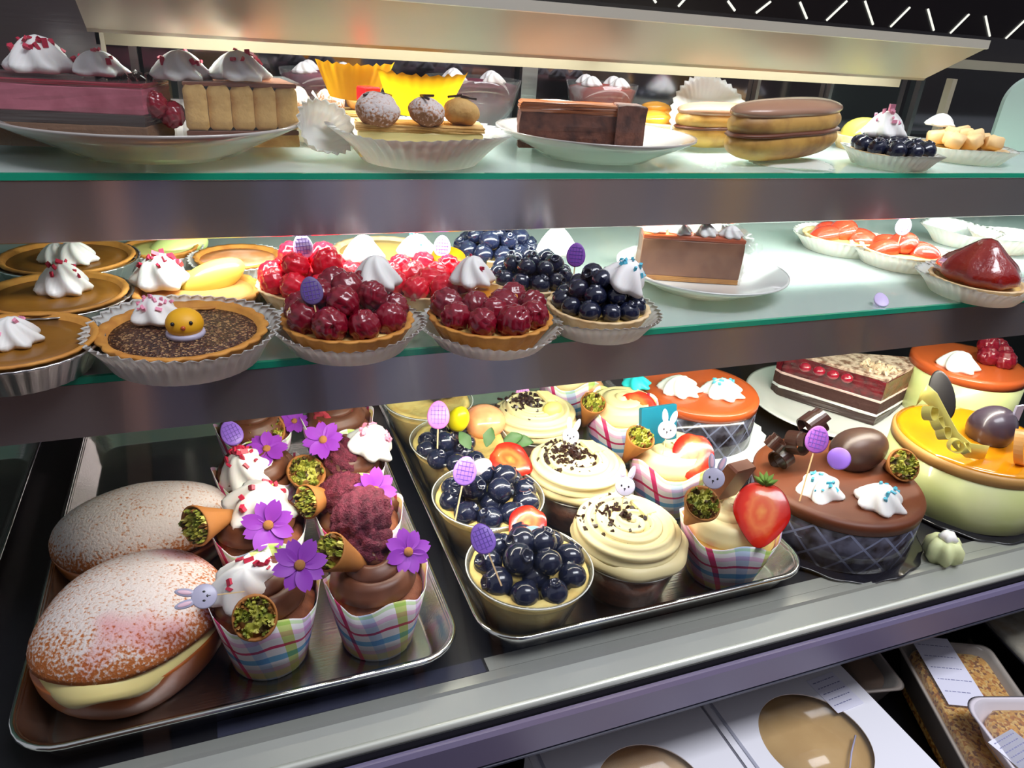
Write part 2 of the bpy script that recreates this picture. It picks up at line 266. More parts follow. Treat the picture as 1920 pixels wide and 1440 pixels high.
def lathe(prof, mat, n=36, rmod=None, smooth=True, capb=True, capt=True):
    """prof: (r, z) from bottom to top; rmod(theta, j, t) scales the radius"""
    nv = len(prof)
    L = [0]
    for k in range(1, nv): L.append(L[-1] + math.hypot(prof[k][0] - prof[k - 1][0], prof[k][1] - prof[k - 1][1]))
    def fn(i, j):
        th = 2 * PI * i / n; r, z = prof[j]; dz = 0
        if rmod:
            k = rmod(th, j, j / (nv - 1))
            if isinstance(k, tuple): k, dz = k
            r *= k
        return (r * math.cos(th), r * math.sin(th), z + dz)
    vs, uv, fs = [], [], []
    for j in range(nv):
        for i in range(n + 1):
            vs.append(fn(i, j)); uv.append((i / n, L[j] / L[-1]))
    m = n + 1
    for j in range(nv - 1):
        for i in range(n):
            a = j * m + i; fs.append((a, a + 1, a + 1 + m, a + m))
    if capb: fs.append(tuple(i for i in range(n - 1, -1, -1)))
    if capt: fs.append(tuple((nv - 1) * m + i for i in range(n)))
    return mk(vs, fs, mat, smooth, uv)
def box(x0, x1, y0, y1, z0, z1, mat, bev=0.0):
    if not bev:
        v = [(x, y, z) for z in (z0, z1) for y in (y0, y1) for x in (x0, x1)]
        return mk(v, [(0, 2, 3, 1), (4, 5, 7, 6), (0, 1, 5, 4), (2, 6, 7, 3), (0, 4, 6, 2), (1, 3, 7, 5)], mat, False)
    return prism([(x0, y0), (x1, y0), (x1, y1), (x0, y1)], z0, z1, mat, bev)
def prism(poly, z0, z1, mat, bev=0.001, sub=1, jit=0.0, smooth=False):
    """upright prism over a 2D outline, edges chamfered"""
    n = len(poly); cx = sum(p[0] for p in poly) / n; cy = sum(p[1] for p in poly) / n
    pts = []
    for i in range(n):
        a, b = poly[i], poly[(i + 1) % n]
        for k in range(sub): pts.append((a[0] + (b[0] - a[0]) * k / sub, a[1] + (b[1] - a[1]) * k / sub))
    N = len(pts); rr = random.Random(n * 7 + int(abs(z1) * 1e5))
    levels = [(z0, bev), (z0 + bev, 0), (z1 - bev, 0), (z1, bev)] if bev else [(z0, 0), (z1, 0)]
    if sub > 1:
        zz = [z0 + bev + (z1 - z0 - 2 * bev) * k / sub for k in range(1, sub)]
        levels = levels[:2] + [(z, 0) for z in zz] + levels[2:]
    vs = []
    for z, inset in levels:
        for p in pts:
            dx, dy = p[0] - cx, p[1] - cy; d = math.hypot(dx, dy) or 1; j = rr.uniform(-jit, jit)
            vs.append((p[0] - dx / d * (inset + j), p[1] - dy / d * (inset + j), z + (rr.uniform(-jit, jit) * 0.5)))
    fs = [tuple(range(N - 1, -1, -1)), tuple((len(levels) - 1) * N + i for i in range(N))]
    for j in range(len(levels) - 1):
        for i in range(N):
            a = j * N + i; b = j * N + (i + 1) % N; fs.append((a, b, b + N, a + N))
    return mk(vs, fs, mat, smooth)
def sweep(path, rad, mat, n=10, ridge=0.0, nr=5, twist=0.0, closed=False, flat=1.0, caps=True):
    P = [Vector(p) for p in path]; N = len(P); rad = rad if hasattr(rad, '__len__') else [rad] * N
    vs, fs = [], []; prev = None
    for j in range(N):
        if closed: tg = P[(j + 1) % N] - P[j - 1]
        else: tg = P[min(N - 1, j + 1)] - P[max(0, j - 1)]
        tg.normalize()
        up = Vector((0, 0, 1)) if abs(tg.z) < 0.95 else Vector((0, 1, 0))
        if prev is not None:
            s = prev - tg * prev.dot(tg)
            s = s.normalized() if s.length > 1e-6 else tg.cross(up).normalized()
        else: s = tg.cross(up).normalized()
        prev = s; u = s.cross(tg)
        for i in range(n):
            a = 2 * PI * i / n; r = rad[j] * (1 + ridge * math.cos(nr * (a + twist * j)))
            vs.append(P[j] + s * (r * math.cos(a)) + u * (r * math.sin(a) * flat))
    for j in range(N if closed else N - 1):
        for i in range(n):
            a = j * n + i; b = j * n + (i + 1) % n; k = (j + 1) % N
            fs.append((a, b, k * n + (i + 1) % n, k * n + i))
    if not closed and caps: fs += [tuple(range(n - 1, -1, -1)), tuple((N - 1) * n + i for i in range(n))]
    return mk(vs, fs, mat)
def ball(r, mat, n=14, sq=1.0, bumps=0, amp=0.15, sx=1, sy=1):
    """sphere; with bumps > 0 it is a berry made of rounded drupelets"""
    vs, fs = [], []
    fib = []
    for k in range(bumps):
        z = 1 - 2 * (k + 0.5) / bumps; a = k * 2.399963; q = math.sqrt(1 - z * z); fib.append(Vector((q * math.cos(a), q * math.sin(a), z)))
    d0 = 2.1 / math.sqrt(bumps) if bumps else 1
    m = n if not bumps else max(n, 22); h = max(6, m * 2 // 3)
    for j in range(h + 1):
        ph = PI * j / h
        for i in range(m):
            th = 2 * PI * i / m; v = Vector((math.sin(ph) * math.cos(th), math.sin(ph) * math.sin(th), math.cos(ph))); k = 1
            if bumps:
                d = min((v - f).length for f in fib); k = 1 - amp + amp * math.sqrt(max(0, 1 - min(1, d / d0) ** 2)) * 1.3
            vs.append((v.x * r * k * sx, v.y * r * k * sy, v.z * r * k * sq))
    for j in range(h):
        for i in range(m):
            a = j * m + i; b = j * m + (i + 1) % m; fs.append((a, a + m, b + m, b))
    return mk(vs, fs, mat)
def bits(pts, size, mat, seed=1, long=1.0):
    """small chips of one material joined into one mesh: pts are (position) tuples"""
    rr = random.Random(seed); vs, fs = [], []
    for p in pts:
        e = Euler((rr.uniform(0, 6), rr.uniform(0, 6), rr.uniform(0, 6))).to_matrix(); s = size * rr.uniform(0.6, 1.3); k = len(vs)
        for x, y, z in ((-1, -1, -1), (1, -1, -1), (1, 1, -1), (-1, 1, -1), (-.8, -.8, 1), (.8, -.8, 1), (.8, .8, 1), (-.8, .8, 1)):
            vs.append(Vector(p) + e @ Vector((x * s * long, y * s * 0.7, z * s * 0.5)))
        fs += [tuple(k + q for q in f) for f in ((3, 2, 1, 0), (4, 5, 6, 7), (0, 1, 5, 4), (1, 2, 6, 5), (2, 3, 7, 6), (3, 0, 4, 7))]
    return mk(vs, fs, mat, False)
def facing(p, spin=0.0, lift=0.0, side=0.0):
    """rotation whose local +Z looks from p towards the shop side viewer, raised by lift, turned by side, spun by spin"""
    z = (-Vector(p).normalized() + Vector((side, 0, lift))).normalized(); up = Vector((0, 0, 1)); y = (up - z * up.dot(z)).normalized(); x = y.cross(z)
    R = Matrix((x, y, z)).transposed() @ Matrix.Rotation(spin, 3, 'Z'); return R.to_euler()
def along(d, spin=0):
    return (Vector(d).to_track_quat('Z', 'Y').to_matrix() @ Matrix.Rotation(spin, 3, 'Z')).to_euler()

# ------------------------------------------------------------------ toppings (parts)
def meringue_mesh(mat, lobes=6, tip=1.0, twist=0.8, amp=0.16):
    prof = []
    for k in range(15):
        t = k / 14; r = (1 - t) ** 0.46 * (1.0 if t > 0.16 else 0.80 + 1.25 * t) * (1 - 0.12 * t); prof.append((max(0.02, r), t * tip))
    return lathe(prof, mat, 42, lambda th, j, t: 1 + amp * math.cos(lobes * (th + twist * t)) * (1 - 0.4 * t))
def meringue(parent, W, r, h=None, mat=None, spr=None, nspr=10, name='meringue', rot=(0, 0, 0), lobes=6, label=None, squash=(1, 1)):
    mat = mat or CREAM; me = cached(('mer', mat.name, lobes), lambda: meringue_mesh(mat, lobes)); h = h or r * 1.1
    o = link(name, me, parent, Vector(W) - parent.location, rot, (r * squash[0], r * squash[1], h), label)
    if spr:
        rr = random.Random(int(abs(W[0]) * 9999)); pts = []
        for k in range(nspr):
            a = rr.uniform(0, 2 * PI); t = rr.uniform(0.55, 1.0); q = (1 - t) ** 0.46 * (1 - 0.12 * t) * 1.04; pts.append((q * math.cos(a), q * math.sin(a), t + 0.02))
        s = link('sprinkles', bits(pts, 0.085, spr, 3, 1.2), o, kind='stuff')
    return o
def blueberry_mesh():
    r = 1.0; prof = [(0.02, -1)]
    for k in range(1, 10):
        a = -PI / 2 + PI * k / 11; prof.append((math.cos(a), math.sin(a) * 0.9))
    prof += [(0.42, 0.84), (0.44, 0.96), (0.34, 0.98), (0.26, 0.80), (0.02, 0.72)]
    return lathe(prof, BLUEB, 16, lambda th, j, t: 1 + (0.10 * math.cos(5 * th) if 10 <= j <= 12 else 0))
def berries(parent, c, spots, r, kind='blue'):
    c = Vector(c)
    me = cached(('berry', kind), {'blue': blueberry_mesh, 'rasp': lambda: ball(1, RASPD, 30, 1.05, 44, 0.19), 'raspb': lambda: ball(1, RASPB, 30, 1.05, 44, 0.19), 'mauve': lambda: ball(1, MAUVE, 36, 1.2, 60, 0.26), 'rose': lambda: ball(1, ROSEB, 30, 1.1, 40, 0.3)}[kind])
    nm = {'blue': 'blueberry'}.get(kind, 'raspberry')
    for (x, y, z) in spots:
        k = r * rnd.uniform(0.9, 1.08)
        link(nm, me, parent, c + Vector((x, y, z)) - parent.location, (rnd.uniform(-0.9, 1.3), rnd.uniform(-0.7, 0.7), rnd.uniform(0, 6)), k)
def mound(R, r, layers=2, fill=1.0):
    """touching berries laid in rings, upper layers resting on lower ones"""
    out = []
    for L in range(layers):
        RR = R - L * r * 1.3; z = r * (0.85 + 1.25 * L); k = 0
        while RR - k * 2 * r > r * 0.6:
            q = RR - k * 2.0 * r; n = max(1, int(2 * PI * q / (2.02 * r)))
            out += [(q * math.cos(2 * PI * (i + 0.5 * L + 0.2 * k) / n), q * math.sin(2 * PI * (i + 0.5 * L + 0.2 * k) / n), z + rnd.uniform(-.1, .1) * r) for i in range(n) if rnd.random() < fill]
            k += 1
        if RR - k * 2 * r > -r * 0.3: out.append((0, 0, z + r * 0.2))
    return out
def petal_mesh():
    n, m = 7, 5; vs, fs = [], []
    for j in range(n):
        t = j / (n - 1); wd = 0.30 * math.sin(PI * min(1, (0.12 + 0.80 * t))) ** 0.8 * (1.0 if t < 1 else 0.75)
        for i in range(m):
            s = (i / (m - 1)) * 2 - 1; y = 0.16 + 0.84 * t - (0.10 * (1 - abs(s)) if j == n - 1 else 0) + 0.0
            vs.append((s * wd, y, 0.10 * t * t + 0.05 * s * s * (1 - t) + 0.05 * math.sin(t * 3)))
    for j in range(n - 1):
        for i in range(m - 1):
            a = j * m + i; fs.append((a, a + 1, a + 1 + m, a + m))
    k = len(vs); vs += [(x, y, z - 0.03) for x, y, z in vs]; fs += [tuple(reversed([q + k for q in f])) for f in fs]
    return mk(vs, fs, PETAL)
def flower(parent, W, r, rot, name='purple_flower'):
    ctr = cached('flc', lambda: lathe([(0.10, -0.08), (0.19, 0.0), (0.20, 0.08), (0.15, 0.16), (0.03, 0.19)], POLLEN, 16))
    o = link(name, ctr, parent, Vector(W) - parent.location, rot, r, 'purple eight-petalled flower with orange middle')
    pm = cached('petal', petal_mesh)
    for k in range(8): link('petal', pm, o, (0, 0, 0.01 * (k % 2)), (0.12 * rnd.uniform(-1, 1), 0.1 * rnd.uniform(-1, 1), 2 * PI * k / 8 + rnd.uniform(-.08, .08)), rnd.uniform(0.92, 1.06))
    return o
def cone(parent, W, r, L, d, name='wafer_cone'):
    """small wafer cone; W is the middle of its mouth and d the direction the mouth looks"""
    me = cached('cone', lambda: lathe([(0.10, -1.0), (0.16, -1.02), (0.45, -0.62), (0.78, -0.22), (1.0, 0.02), (0.98, 0.06), (0.88, 0.05), (0.80, -0.03), (0.72, -0.12)], CONE, 26, lambda th, j, t: 1 + 0.03 * math.cos(2 * th + t * 5)))
    o = link(name, me, parent, Vector(W) - parent.location, along(d, rnd.uniform(0, 6)), (r, r, L))
    def fill():
        rr = random.Random(5); pts = []
        for k in range(110):
            q = 0.86 * math.sqrt(rr.random()); a = rr.uniform(0, 2 * PI); pts.append((q * math.cos(a), q * math.sin(a), 0.02 + 0.07 * (1 - q * q) + rr.uniform(-.01, .02)))
        return bits(pts, 0.085, PIST, 4)
    link('nut_filling', cached('conef', lambda: lathe([(0.86, -0.1), (0.86, 0.0), (0.5, 0.05), (0.05, 0.07)], PIST, 22)), o)
    link('chopped_pistachio', cached('conep', fill), o, kind='stuff')
    return o
def disc_mesh(mat, rx=1.0, ry=1.0, th=0.14, n=26):
    return lathe([(0.9, -th), (1.0, -th * 0.6), (1.0, th * 0.6), (0.9, th)], mat, n) if rx == ry == 1 else mk(*_ell(rx, ry, th, n), mat)
def _ell(rx, ry, th, n):
    vs, fs = [], []
    for z, k in ((-th, 0.9), (-th * .6, 1), (th * .6, 1), (th, 0.9)):
        for i in range(n):
            a = 2 * PI * i / n; e = 1 - 0.12 * math.sin(a) * (1 if rx != ry else 0); vs.append((rx * k * math.cos(a) * e, ry * k * math.sin(a), z))
    fs = [tuple(range(n - 1, -1, -1)), tuple(3 * n + i for i in range(n))]
    for j in range(3):
        for i in range(n): a = j * n + i; b = j * n + (i + 1) % n; fs.append((a, b, b + n, a + n))
    return vs, fs
def stick(L): return cached(('stick', round(L, 2)), lambda: mk([(x, y, z) for z in (-0.03, 0.03) for y in (0, -L) for x in (-0.05, 0.05)], [(0, 2, 3, 1), (4, 5, 7, 6), (0, 1, 5, 4), (2, 6, 7, 3), (0, 4, 6, 2), (1, 3, 7, 5)], WOOD, False))
def bunny(parent, W, r, rot, sl=1.6):
    o = link('bunny_pick', cached('bh', lambda: disc_mesh(WHITEP)), parent, Vector(W) - parent.location, rot, r, 'flat white rabbit head pick')
    ear = cached('ear', lambda: mk(*_ell(0.33, 0.80, 0.12, 18), WHITEP)); inn = cached('earin', lambda: mk(*_ell(0.17, 0.55, 0.03, 14), PINKP))
    for s in (-1, 1):
        link('ear', ear, o, (0.47 * s, 1.45, 0), (0, 0, -0.22 * s)); link('inner_ear', inn, o, (0.47 * s, 1.47, 0.13), (0, 0, -0.22 * s))
        link('eye', cached('eye', lambda: mk(*_ell(0.085, 0.12, 0.02, 10), INK)), o, (0.36 * s, 0.02, 0.15))
    link('nose', cached('nose', lambda: mk(*_ell(0.11, 0.08, 0.02, 10), INK)), o, (0, -0.24, 0.15))
    link('mouth', cached('mouth', lambda: mk([(-.03, 0, -.02), (.03, 0, -.02), (.03, -.2, -.02), (-.03, -.2, -.02), (-.03, 0, .02), (.03, 0, .02), (.03, -.2, .02), (-.03, -.2, .02)], [(3, 2, 1, 0), (4, 5, 6, 7), (0, 1, 5, 4), (1, 2, 6, 5), (2, 3, 7, 6), (3, 0, 4, 7)], INK, False)), o, (0, -0.28, 0.15))
    link('stick', stick(sl), o, (0, -0.9, 0)); return o
def eggpick(parent, W, r, rot, sl=1.6, mat=None, label='lilac egg-shaped pick'):
    mat = mat or LILAC
    o = link('egg_pick', cached(('egg', mat.name), lambda: mk(*_ell(0.78, 1.0, 0.10, 24), mat)), parent, Vector(W) - parent.location, rot, r, label)
    def lines():
        vs, fs = [], []
        for k in (-2, -1, 0, 1, 2):
            for (x0, x1, y0, y1) in ((k * .25 - .02, k * .25 + .02, -0.75 + abs(k) * .14, 0.75 - abs(k) * .14), (-0.62 + abs(k) * .1, 0.62 - abs(k) * .1, k * .3 - .02, k * .3 + .02)):
                q = len(vs); vs += [(x, y, z) for z in (0.09, 0.125) for y in (y0, y1) for x in (x0, x1)]; fs += [tuple(q + i for i in f) for f in ((0, 2, 3, 1), (4, 5, 7, 6), (0, 1, 5, 4), (2, 6, 7, 3), (0, 4, 6, 2), (1, 3, 7, 5))]
        return mk(vs, fs, LILACD, False)
    link('grid_lines', cached('egglines', lines), o); link('stick', stick(sl), o, (0, -0.95, 0)); return o
def berry_out(a):
    """outline of a strawberry cut in half, tip down"""
    x = math.sin(a); y = math.cos(a)
    w = 1.0 - 0.34 * max(0, -y) ** 1.3 - 0.02; return (0.84 * w * x, 0.95 * y - (0.10 * math.exp(-(x / 0.28) ** 2) if y > 0 else 0) - (0.12 * max(0, -y) ** 3))
def strawberry(parent, W, r, rot, leaf=True, name='strawberry_half', cut=True):
    def cutm():
        n = 36; vs = [(0, 0, 0.03)]; fs = []
        for q, z in ((0.5, 0.05), (0.86, 0.035), (1.0, -0.03)):
            for i in range(n): x, y = berry_out(2 * PI * i / n); vs.append((x * q * 0.022, y * q * 0.022, z * 0.022))
        vs[0] = (0, 0, 0.001)
        for i in range(n): fs.append((0, 1 + (i + 1) % n, 1 + i))
        for j in range(2):
            for i in range(n): a = 1 + j * n + i; b = 1 + j * n + (i + 1) % n; fs.append((a, b, b + n, a + n))
        return mk(vs, fs, CUT)
    def skin():
        n, m = 36, 8; vs, fs = [], []
        for j in range(m):
            t = j / (m - 1) * PI / 2; q = math.cos(t); z = -0.03 - 0.55 * math.sin(t)
            for i in range(n): x, y = berry_out(2 * PI * i / n); vs.append((x * max(q, 0.02) * 1.01 * 0.022, y * max(q, 0.02) * 1.01 * 0.022, z * 0.022))
        for j in range(m - 1):
            for i in range(n): a = j * n + i; b = j * n + (i + 1) % n; fs.append((a, a + n, b + n, b))
        return mk(vs, fs, STRAW)
    s = r / 0.022
    o = link(name, cached('skin', skin), parent, Vector(W) - parent.location, rot, s, 'halved strawberry')
    if cut: link('cut_face', cached('cut', cutm), o)
    if leaf:
        lm = cached('calyx', lambda: mk([(-.0015, 0, 0), (.0015, 0, 0), (.0022, .004, .0012), (0, .009, .0022), (-.0022, .004, .0012), (0, 0, -.001)], [(0, 1, 2, 4), (4, 2, 3), (0, 5, 1), (0, 4, 5), (1, 5, 2), (2, 5, 3), (3, 5, 4)], GREEN))
        for k in range(5): link('calyx_leaf', lm, o, (0, 0.0185, 0.001), (0, 0, (k - 2) * 0.55))
    return o
def egg(parent, W, r, mat, name='candy_egg', rot=(0, 1.4, 0.5), label=None, k=1.3):
    me = cached(('eggm', mat.name), lambda: lathe([(math.sin(PI * t) ** 0.9 * (1 - 0.14 * math.cos(PI * (1 - t))) + 0.01, -math.cos(PI * t) * 1.3) for t in [i / 14 for i in range(15)]], mat, 24))
    return link(name, me, parent, Vector(W) - parent.location, rot, (r, r, r * k / 1.3), label)
def leafy(parent, W, r, rot):
    def f():
        vs, fs = [], []
        for j in range(7):
            t = j / 6; wd = 0.45 * math.sin(PI * (0.05 + 0.93 * t)) * (1 + 0.12 * (j % 2))
            for s in (-1, 0, 1): vs.append((s * wd, t * 1.6, 0.12 * abs(s) + 0.2 * math.sin(t * 3)))
        for j in range(6):
            for i in range(2): a = j * 3 + i; fs.append((a, a + 1, a + 4, a + 3))
        k = len(vs); vs += [(x, y, z - 0.05) for x, y, z in vs]; fs += [tuple(reversed([q + k for q in g])) for g in fs]
        return mk(vs, fs, LEAF)
    return link('mint_leaf', cached('mint', f), parent, Vector(W) - parent.location, rot, r)
def shards(parent, c, R, n, size, mat, seed, name='chocolate_shavings', hf=lambda q: 0):
    rr = random.Random(seed); pts = []
    for k in range(n):
        q = R * rr.random() ** 0.7; a = rr.uniform(0, 2 * PI); pts.append((q * math.cos(a), q * math.sin(a), hf(q)))
    return link(name, bits(pts, size, mat, seed, 1.4), parent, Vector(c) - parent.location, kind='stuff')
def curl(parent, W, r, rot, mat, turns=1.6, wd=0.5, name='chocolate_curl', label=None):
    def f():
        n = int(26 * turns); vs, fs = [], []
        for i in range(n):
            a = 2 * PI * i / 26; q = 1 - 0.10 * i / 26
            for z, k in ((-wd, 1), (wd, 1), (wd, 0.88), (-wd, 0.88)): vs.append((q * k * math.cos(a), q * k * math.sin(a), z + 0.5 * i / 26))
        for i in range(n - 1):
            for j in range(4): a = i * 4 + j; b = i * 4 + (j + 1) % 4; fs.append((a, a + 4, b + 4, b))
        fs += [(0, 1, 2, 3), tuple((n - 1) * 4 + q for q in (3, 2, 1, 0))]
        return mk(vs, fs, mat, False)
    return link(name, cached(('curl', mat.name, turns, wd), f), parent, Vector(W) - parent.location, rot, r, label)

# ------------------------------------------------------------------ containers and bases
def liner(parent, loc, r0, r1, h, n=44, amp=0.03, z=0.0, name='paper_liner', mat=None, rot=(0, 0, 0)):
    m = mat or PAPER; N = n * 4
    prof = [(r0 * 0.98, 0.0002), (r0, 0.0004), (r0 + (r1 - r0) * 0.35, h * 0.45), (r0 + (r1 - r0) * 0.75, h * 0.85), (r1, h), (r1 - 0.0003, h - 0.0002), (r0 + (r1 - r0) * 0.33, h * 0.48), (r0 - 0.0004, 0.001)]
    def rm(th, j, t):
        k = (0, 0.1, 0.5, 0.8, 1, 1, 0.5, 0.1)[j]; return (1 + amp * k * math.cos(n * th), 0.0012 * k * math.sin(3 * th + r1 * 900))
    return link(name, lathe(prof, m, N, rm), parent, loc, rot)
def tart(loc, R, h, label, fill, crust=None, name='fruit_tart', lin_r=None, lin_h=0.012, flutes=22, group=None, foil=False, cat='tart', dome=0.0):
    crust = crust or CRUST; t = thing(name, label, cat, loc, group); z = 0
    if lin_r:
        liner(t, (0, 0, 0), R * 0.90, max(lin_r, R * 1.12), lin_h); z = 0.0012
    if foil:
        N = 40 * 4
        link('foil_tin', lathe([(R * 0.84, 0), (R * 1.01, h * 0.85), (R * 1.06, h * 0.9), (R * 1.06, h * 0.96), (R * 1.01, h * 0.94), (R * 0.83, 0.001)], FOIL, N, lambda th, j, q: 1 + (0.018 * math.cos(40 * th) if j in (1, 5) else 0.006 * math.cos(40 * th))), t); z = 0.0016
    prof = [(R * 0.74, z), (R * 0.76, z + 0.0005), (R * 0.95, h * 0.92), (R * 0.985, h), (R * 0.97, h * 1.06), (R * 0.90, h * 1.02), (R * 0.86, h * 0.84)]
    link('crust', lathe(prof, crust, flutes * 6, lambda th, j, q: 1 + (0.008 if foil else 0.045 if crust is CRUST else 0.03) * abs(math.cos(flutes * th / 2)) * (1 if j < 5 else 0.2)), t)
    link('filling', lathe([(R * 0.86, h * 0.80), (R * 0.875, h * 0.88), (R * 0.6, h * 0.90 + dome), (R * 0.02, h * 0.92 + dome)], fill, 40), t)
    return t
def plaidcup(loc, r0, r1, h, label, group=None, frost=None, spin=0.0, name='cupcake', dome=0.022):
    t = thing(name, label, 'cupcake', loc, group)
    def rm(th, j, q):
        tip = max(0.0, math.cos(2 * (th - spin))) ** 2.2 + max(0.0, -math.cos(2 * (th - spin))) ** 2.2
        k = (0, 0, 0.25, 0.65, 1, 1, 0.65, 0.25, 0)[j]; return (1 + 0.06 * tip * k + 0.012 * math.cos(14 * th) * k, (0.0115 * tip - 0.004) * k)
    prof = [(r0 * 0.9, 0), (r0, 0.0006), (r0 + (r1 - r0) * .4, h * 0.35), (r0 + (r1 - r0) * .75, h * 0.7), (r1, h), (r1 - 0.0004, h), (r0 + (r1 - r0) * .74, h * 0.7), (r0 + (r1 - r0) * .38, h * 0.35), (r0 - 0.0006, 0.001)]
    link('plaid_wrapper', lathe(prof, MATS['plaid_paper'], 72, rm), t)
    link('sponge', lathe([(r0 * 0.95, 0.002), (r1 * 0.93, h * 0.86), (r1 * 0.8, h * 0.95), (0.001, h * 0.97)], CAKEB if frost is not BUTTER else CHEESE, 32), t)
    f = frost or CHOCF; path = []; n = 84
    for k in range(n):
        s = k / (n - 1); q = (r1 * 0.66) * (1 - s) ** 0.8 + 0.001; a = s * 2 * PI * 2.6 + spin; path.append((q * math.cos(a), q * math.sin(a), h * 0.93 + dome * s))
    link('frosting_swirl', sweep(path, [r1 * (0.36 - 0.2 * k / n) for k in range(n)], f, 15, 0.13, 5, 0.02), t)
    return t
def cup(t, r0, r1, h, name='clear_cup'):
    link(name, lathe([(r0 * 0.94, 0), (r0, 0.001), (r0 + (r1 - r0) * 0.86, h * 0.90), (r1, h * 0.955), (r1 + 0.0012, h), (r1 - 0.0006, h + 0.0006), (r1 - 0.0008, h * 0.95)], CUP, 48, capt=False), t)
    o = link('cup_rim', sweep([((r1 + 0.0006) * math.cos(2 * PI * k / 48), (r1 + 0.0006) * math.sin(2 * PI * k / 48), h) for k in range(48)], 0.0005, M('cup_rim', (226, 226, 220), 0.2, coat=0.5), 6, closed=True), t)
def rosette(t, z, R, h, mat, turns=2.7, rr=None, spin=0.0, name='cream_rosette'):
    n = 130; path = []; rr = rr or R * 0.30; rad = []
    for k in range(n):
        s = k / (n - 1); q = (R - rr) * (1 - s) ** 0.85; a = spin + s * 2 * PI * turns; path.append((q * math.cos(a), q * math.sin(a), z + rr * 0.75 + h * s ** 0.8)); rad.append(rr * (1.0 - 0.35 * s) * (0.35 + 0.65 * min(1, s * 14)))
    return link(name, sweep(path, rad, mat, 28, 0.20, 7, 0.015), t)
def plate(loc, r, label, h=0.014, mat=None, name='plate'):
    o = link(name, lathe([(r * 0.50, 0), (r * 0.55, 0), (r * 0.62, h * 0.2), (r * 0.86, h * 0.68), (r, h), (r * 1.0, h * 1.08), (r * 0.97, h * 1.06), (r * 0.82, h * 0.78), (r * 0.58, h * 0.32), (0.001, h * 0.28)], mat or PORC, 64), None, loc)
    return tag(o, label, 'plate')

# ================================================================== SETTING
def struct(name, me, loc=(0, 0, 0), rot=(0, 0, 0)):
    o = link(name, me, None, loc, rot); o['kind'] = 'structure'; return o
struct('floor', box(-3, 8, -3.2, 2.6, -1.40, -1.36, M('shop_floor', (92, 84, 80), 0.5, var=(2, (76, 70, 66), 0.4, 0.6))))
struct('wall_back', box(-3, 4, 2.4, 2.45, -1.36, 1.5, M('shop_wall_back', (58, 50, 54), 0.7)))
wf = struct('wall_front', box(-3, 8, -1.60, -1.55, -1.36, 1.5, M('shop_wall_front', (76, 66, 70), 0.7)))
# added unseen boards, spaced and coloured to reflect as streaks in the steel rails
BOARD = {'umber': (92, 66, 56), 'tan': (236, 180, 158), 'ink': (52, 42, 40), 'slate': (146, 152, 178), 'black': (24, 18, 18), 'steelblue': (186, 194, 218), 'pale': (252, 250, 252), 'rust': (186, 126, 116), 'brown': (142, 118, 110), 'ochre': (226, 170, 70), 'navy': (96, 102, 132)}
WX = [(-2.9, 'umber'), (-1.06, 'umber'), (-0.66, 'ink'), (-0.56, 'tan'), (-0.44, 'navy'), (-0.16, 'black'), (0.22, 'navy'), (0.40, 'ink'), (0.48, 'slate'), (0.72, 'tan'), (0.78, 'steelblue'), (0.98, 'pale'), (1.04, 'steelblue'), (1.16, 'tan'), (1.22, 'steelblue'), (1.44, 'pale'), (1.50, 'steelblue'), (1.82, 'brown'), (2.2, 'rust'), (2.3, 'brown'), (2.75, 'navy'), (2.85, 'brown'), (3.3, 'ochre'), (3.6, 'brown'), (4.1, 'rust'), (4.2, 'umber'), (4.8, 'brown'), (5.2, 'umber'), (6.2, 'ink'), (7.8, 'ink')]
for k in range(len(WX) - 1):
    link('streak_board', box(WX[k][0] * 0.56, WX[k + 1][0] * 0.56 - 0.005, -1.55, -1.52, -1.34, 0.9, M('board_' + WX[k][1], BOARD[WX[k][1]], 0.6)), wf)

# display case --------------------------------------------------------------
XL, XR = -0.62, 1.55
case = thing('display_case', 'glass-shelved stainless steel bakery display case holding all the cakes', 'display case', (0.3, 0.5, -1.36))
O = case.location
def cp(name, me, label=None): return link(name, me, case, -O, label=label)
def xprism(name, prof, mat, x0=XL, x1=XR, smooth=False):
    """profile (y, z) drawn out along x"""
    n = len(prof); vs = [(x0, y, z) for y, z in prof] + [(x1, y, z) for y, z in prof]
    fs = [tuple(range(n)), tuple(range(2 * n - 1, n - 1, -1))] + [(i, i + n, (i + 1) % n + n, (i + 1) % n) for i in range(n)]
    return cp(name, mk(vs, fs, mat, smooth))
cp('glass_shelf', box(XL, XR, 0.4765, 0.695, -0.0938, -0.090, SHELFG)); cp('shelf_edge', box(XL, XR, 0.474, 0.4765, -0.0938, -0.090, EDGE), 'green polished front edge of the upper glass shelf')
cp('glass_shelf', box(XL, XR, 0.4035, 0.695, -0.1838, -0.180, SHELFG)); cp('shelf_edge', box(XL, XR, 0.401, 0.4035, -0.1838, -0.180, EDGE), 'green polished front edge of the lower glass shelf')
xprism('shelf_rail', [(0.4745, -0.0942), (0.4745, -0.1282), (0.4765, -0.1292), (0.486, -0.1292), (0.486, -0.1275), (0.477, -0.1275), (0.477, -0.0942)], STEELD)
xprism('shelf_rail', [(0.4015, -0.1842), (0.4015, -0.2155), (0.4035, -0.2165), (0.414, -0.2165), (0.414, -0.2148), (0.404, -0.2148), (0.404, -0.1842)], STEELD)
TUBE = emit('lamp_tube', (255, 250, 240), 6)
for y, z, x0, x1 in ((0.613, -0.0145, -0.02, 0.62), (0.484, -0.1215, -0.02, 0.9), (0.412, -0.2085, 0.03, 0.76)):
    cp('light_tube', sweep([(x0, y, z), (x1, y, z)], 0.0035, TUBE, 10))
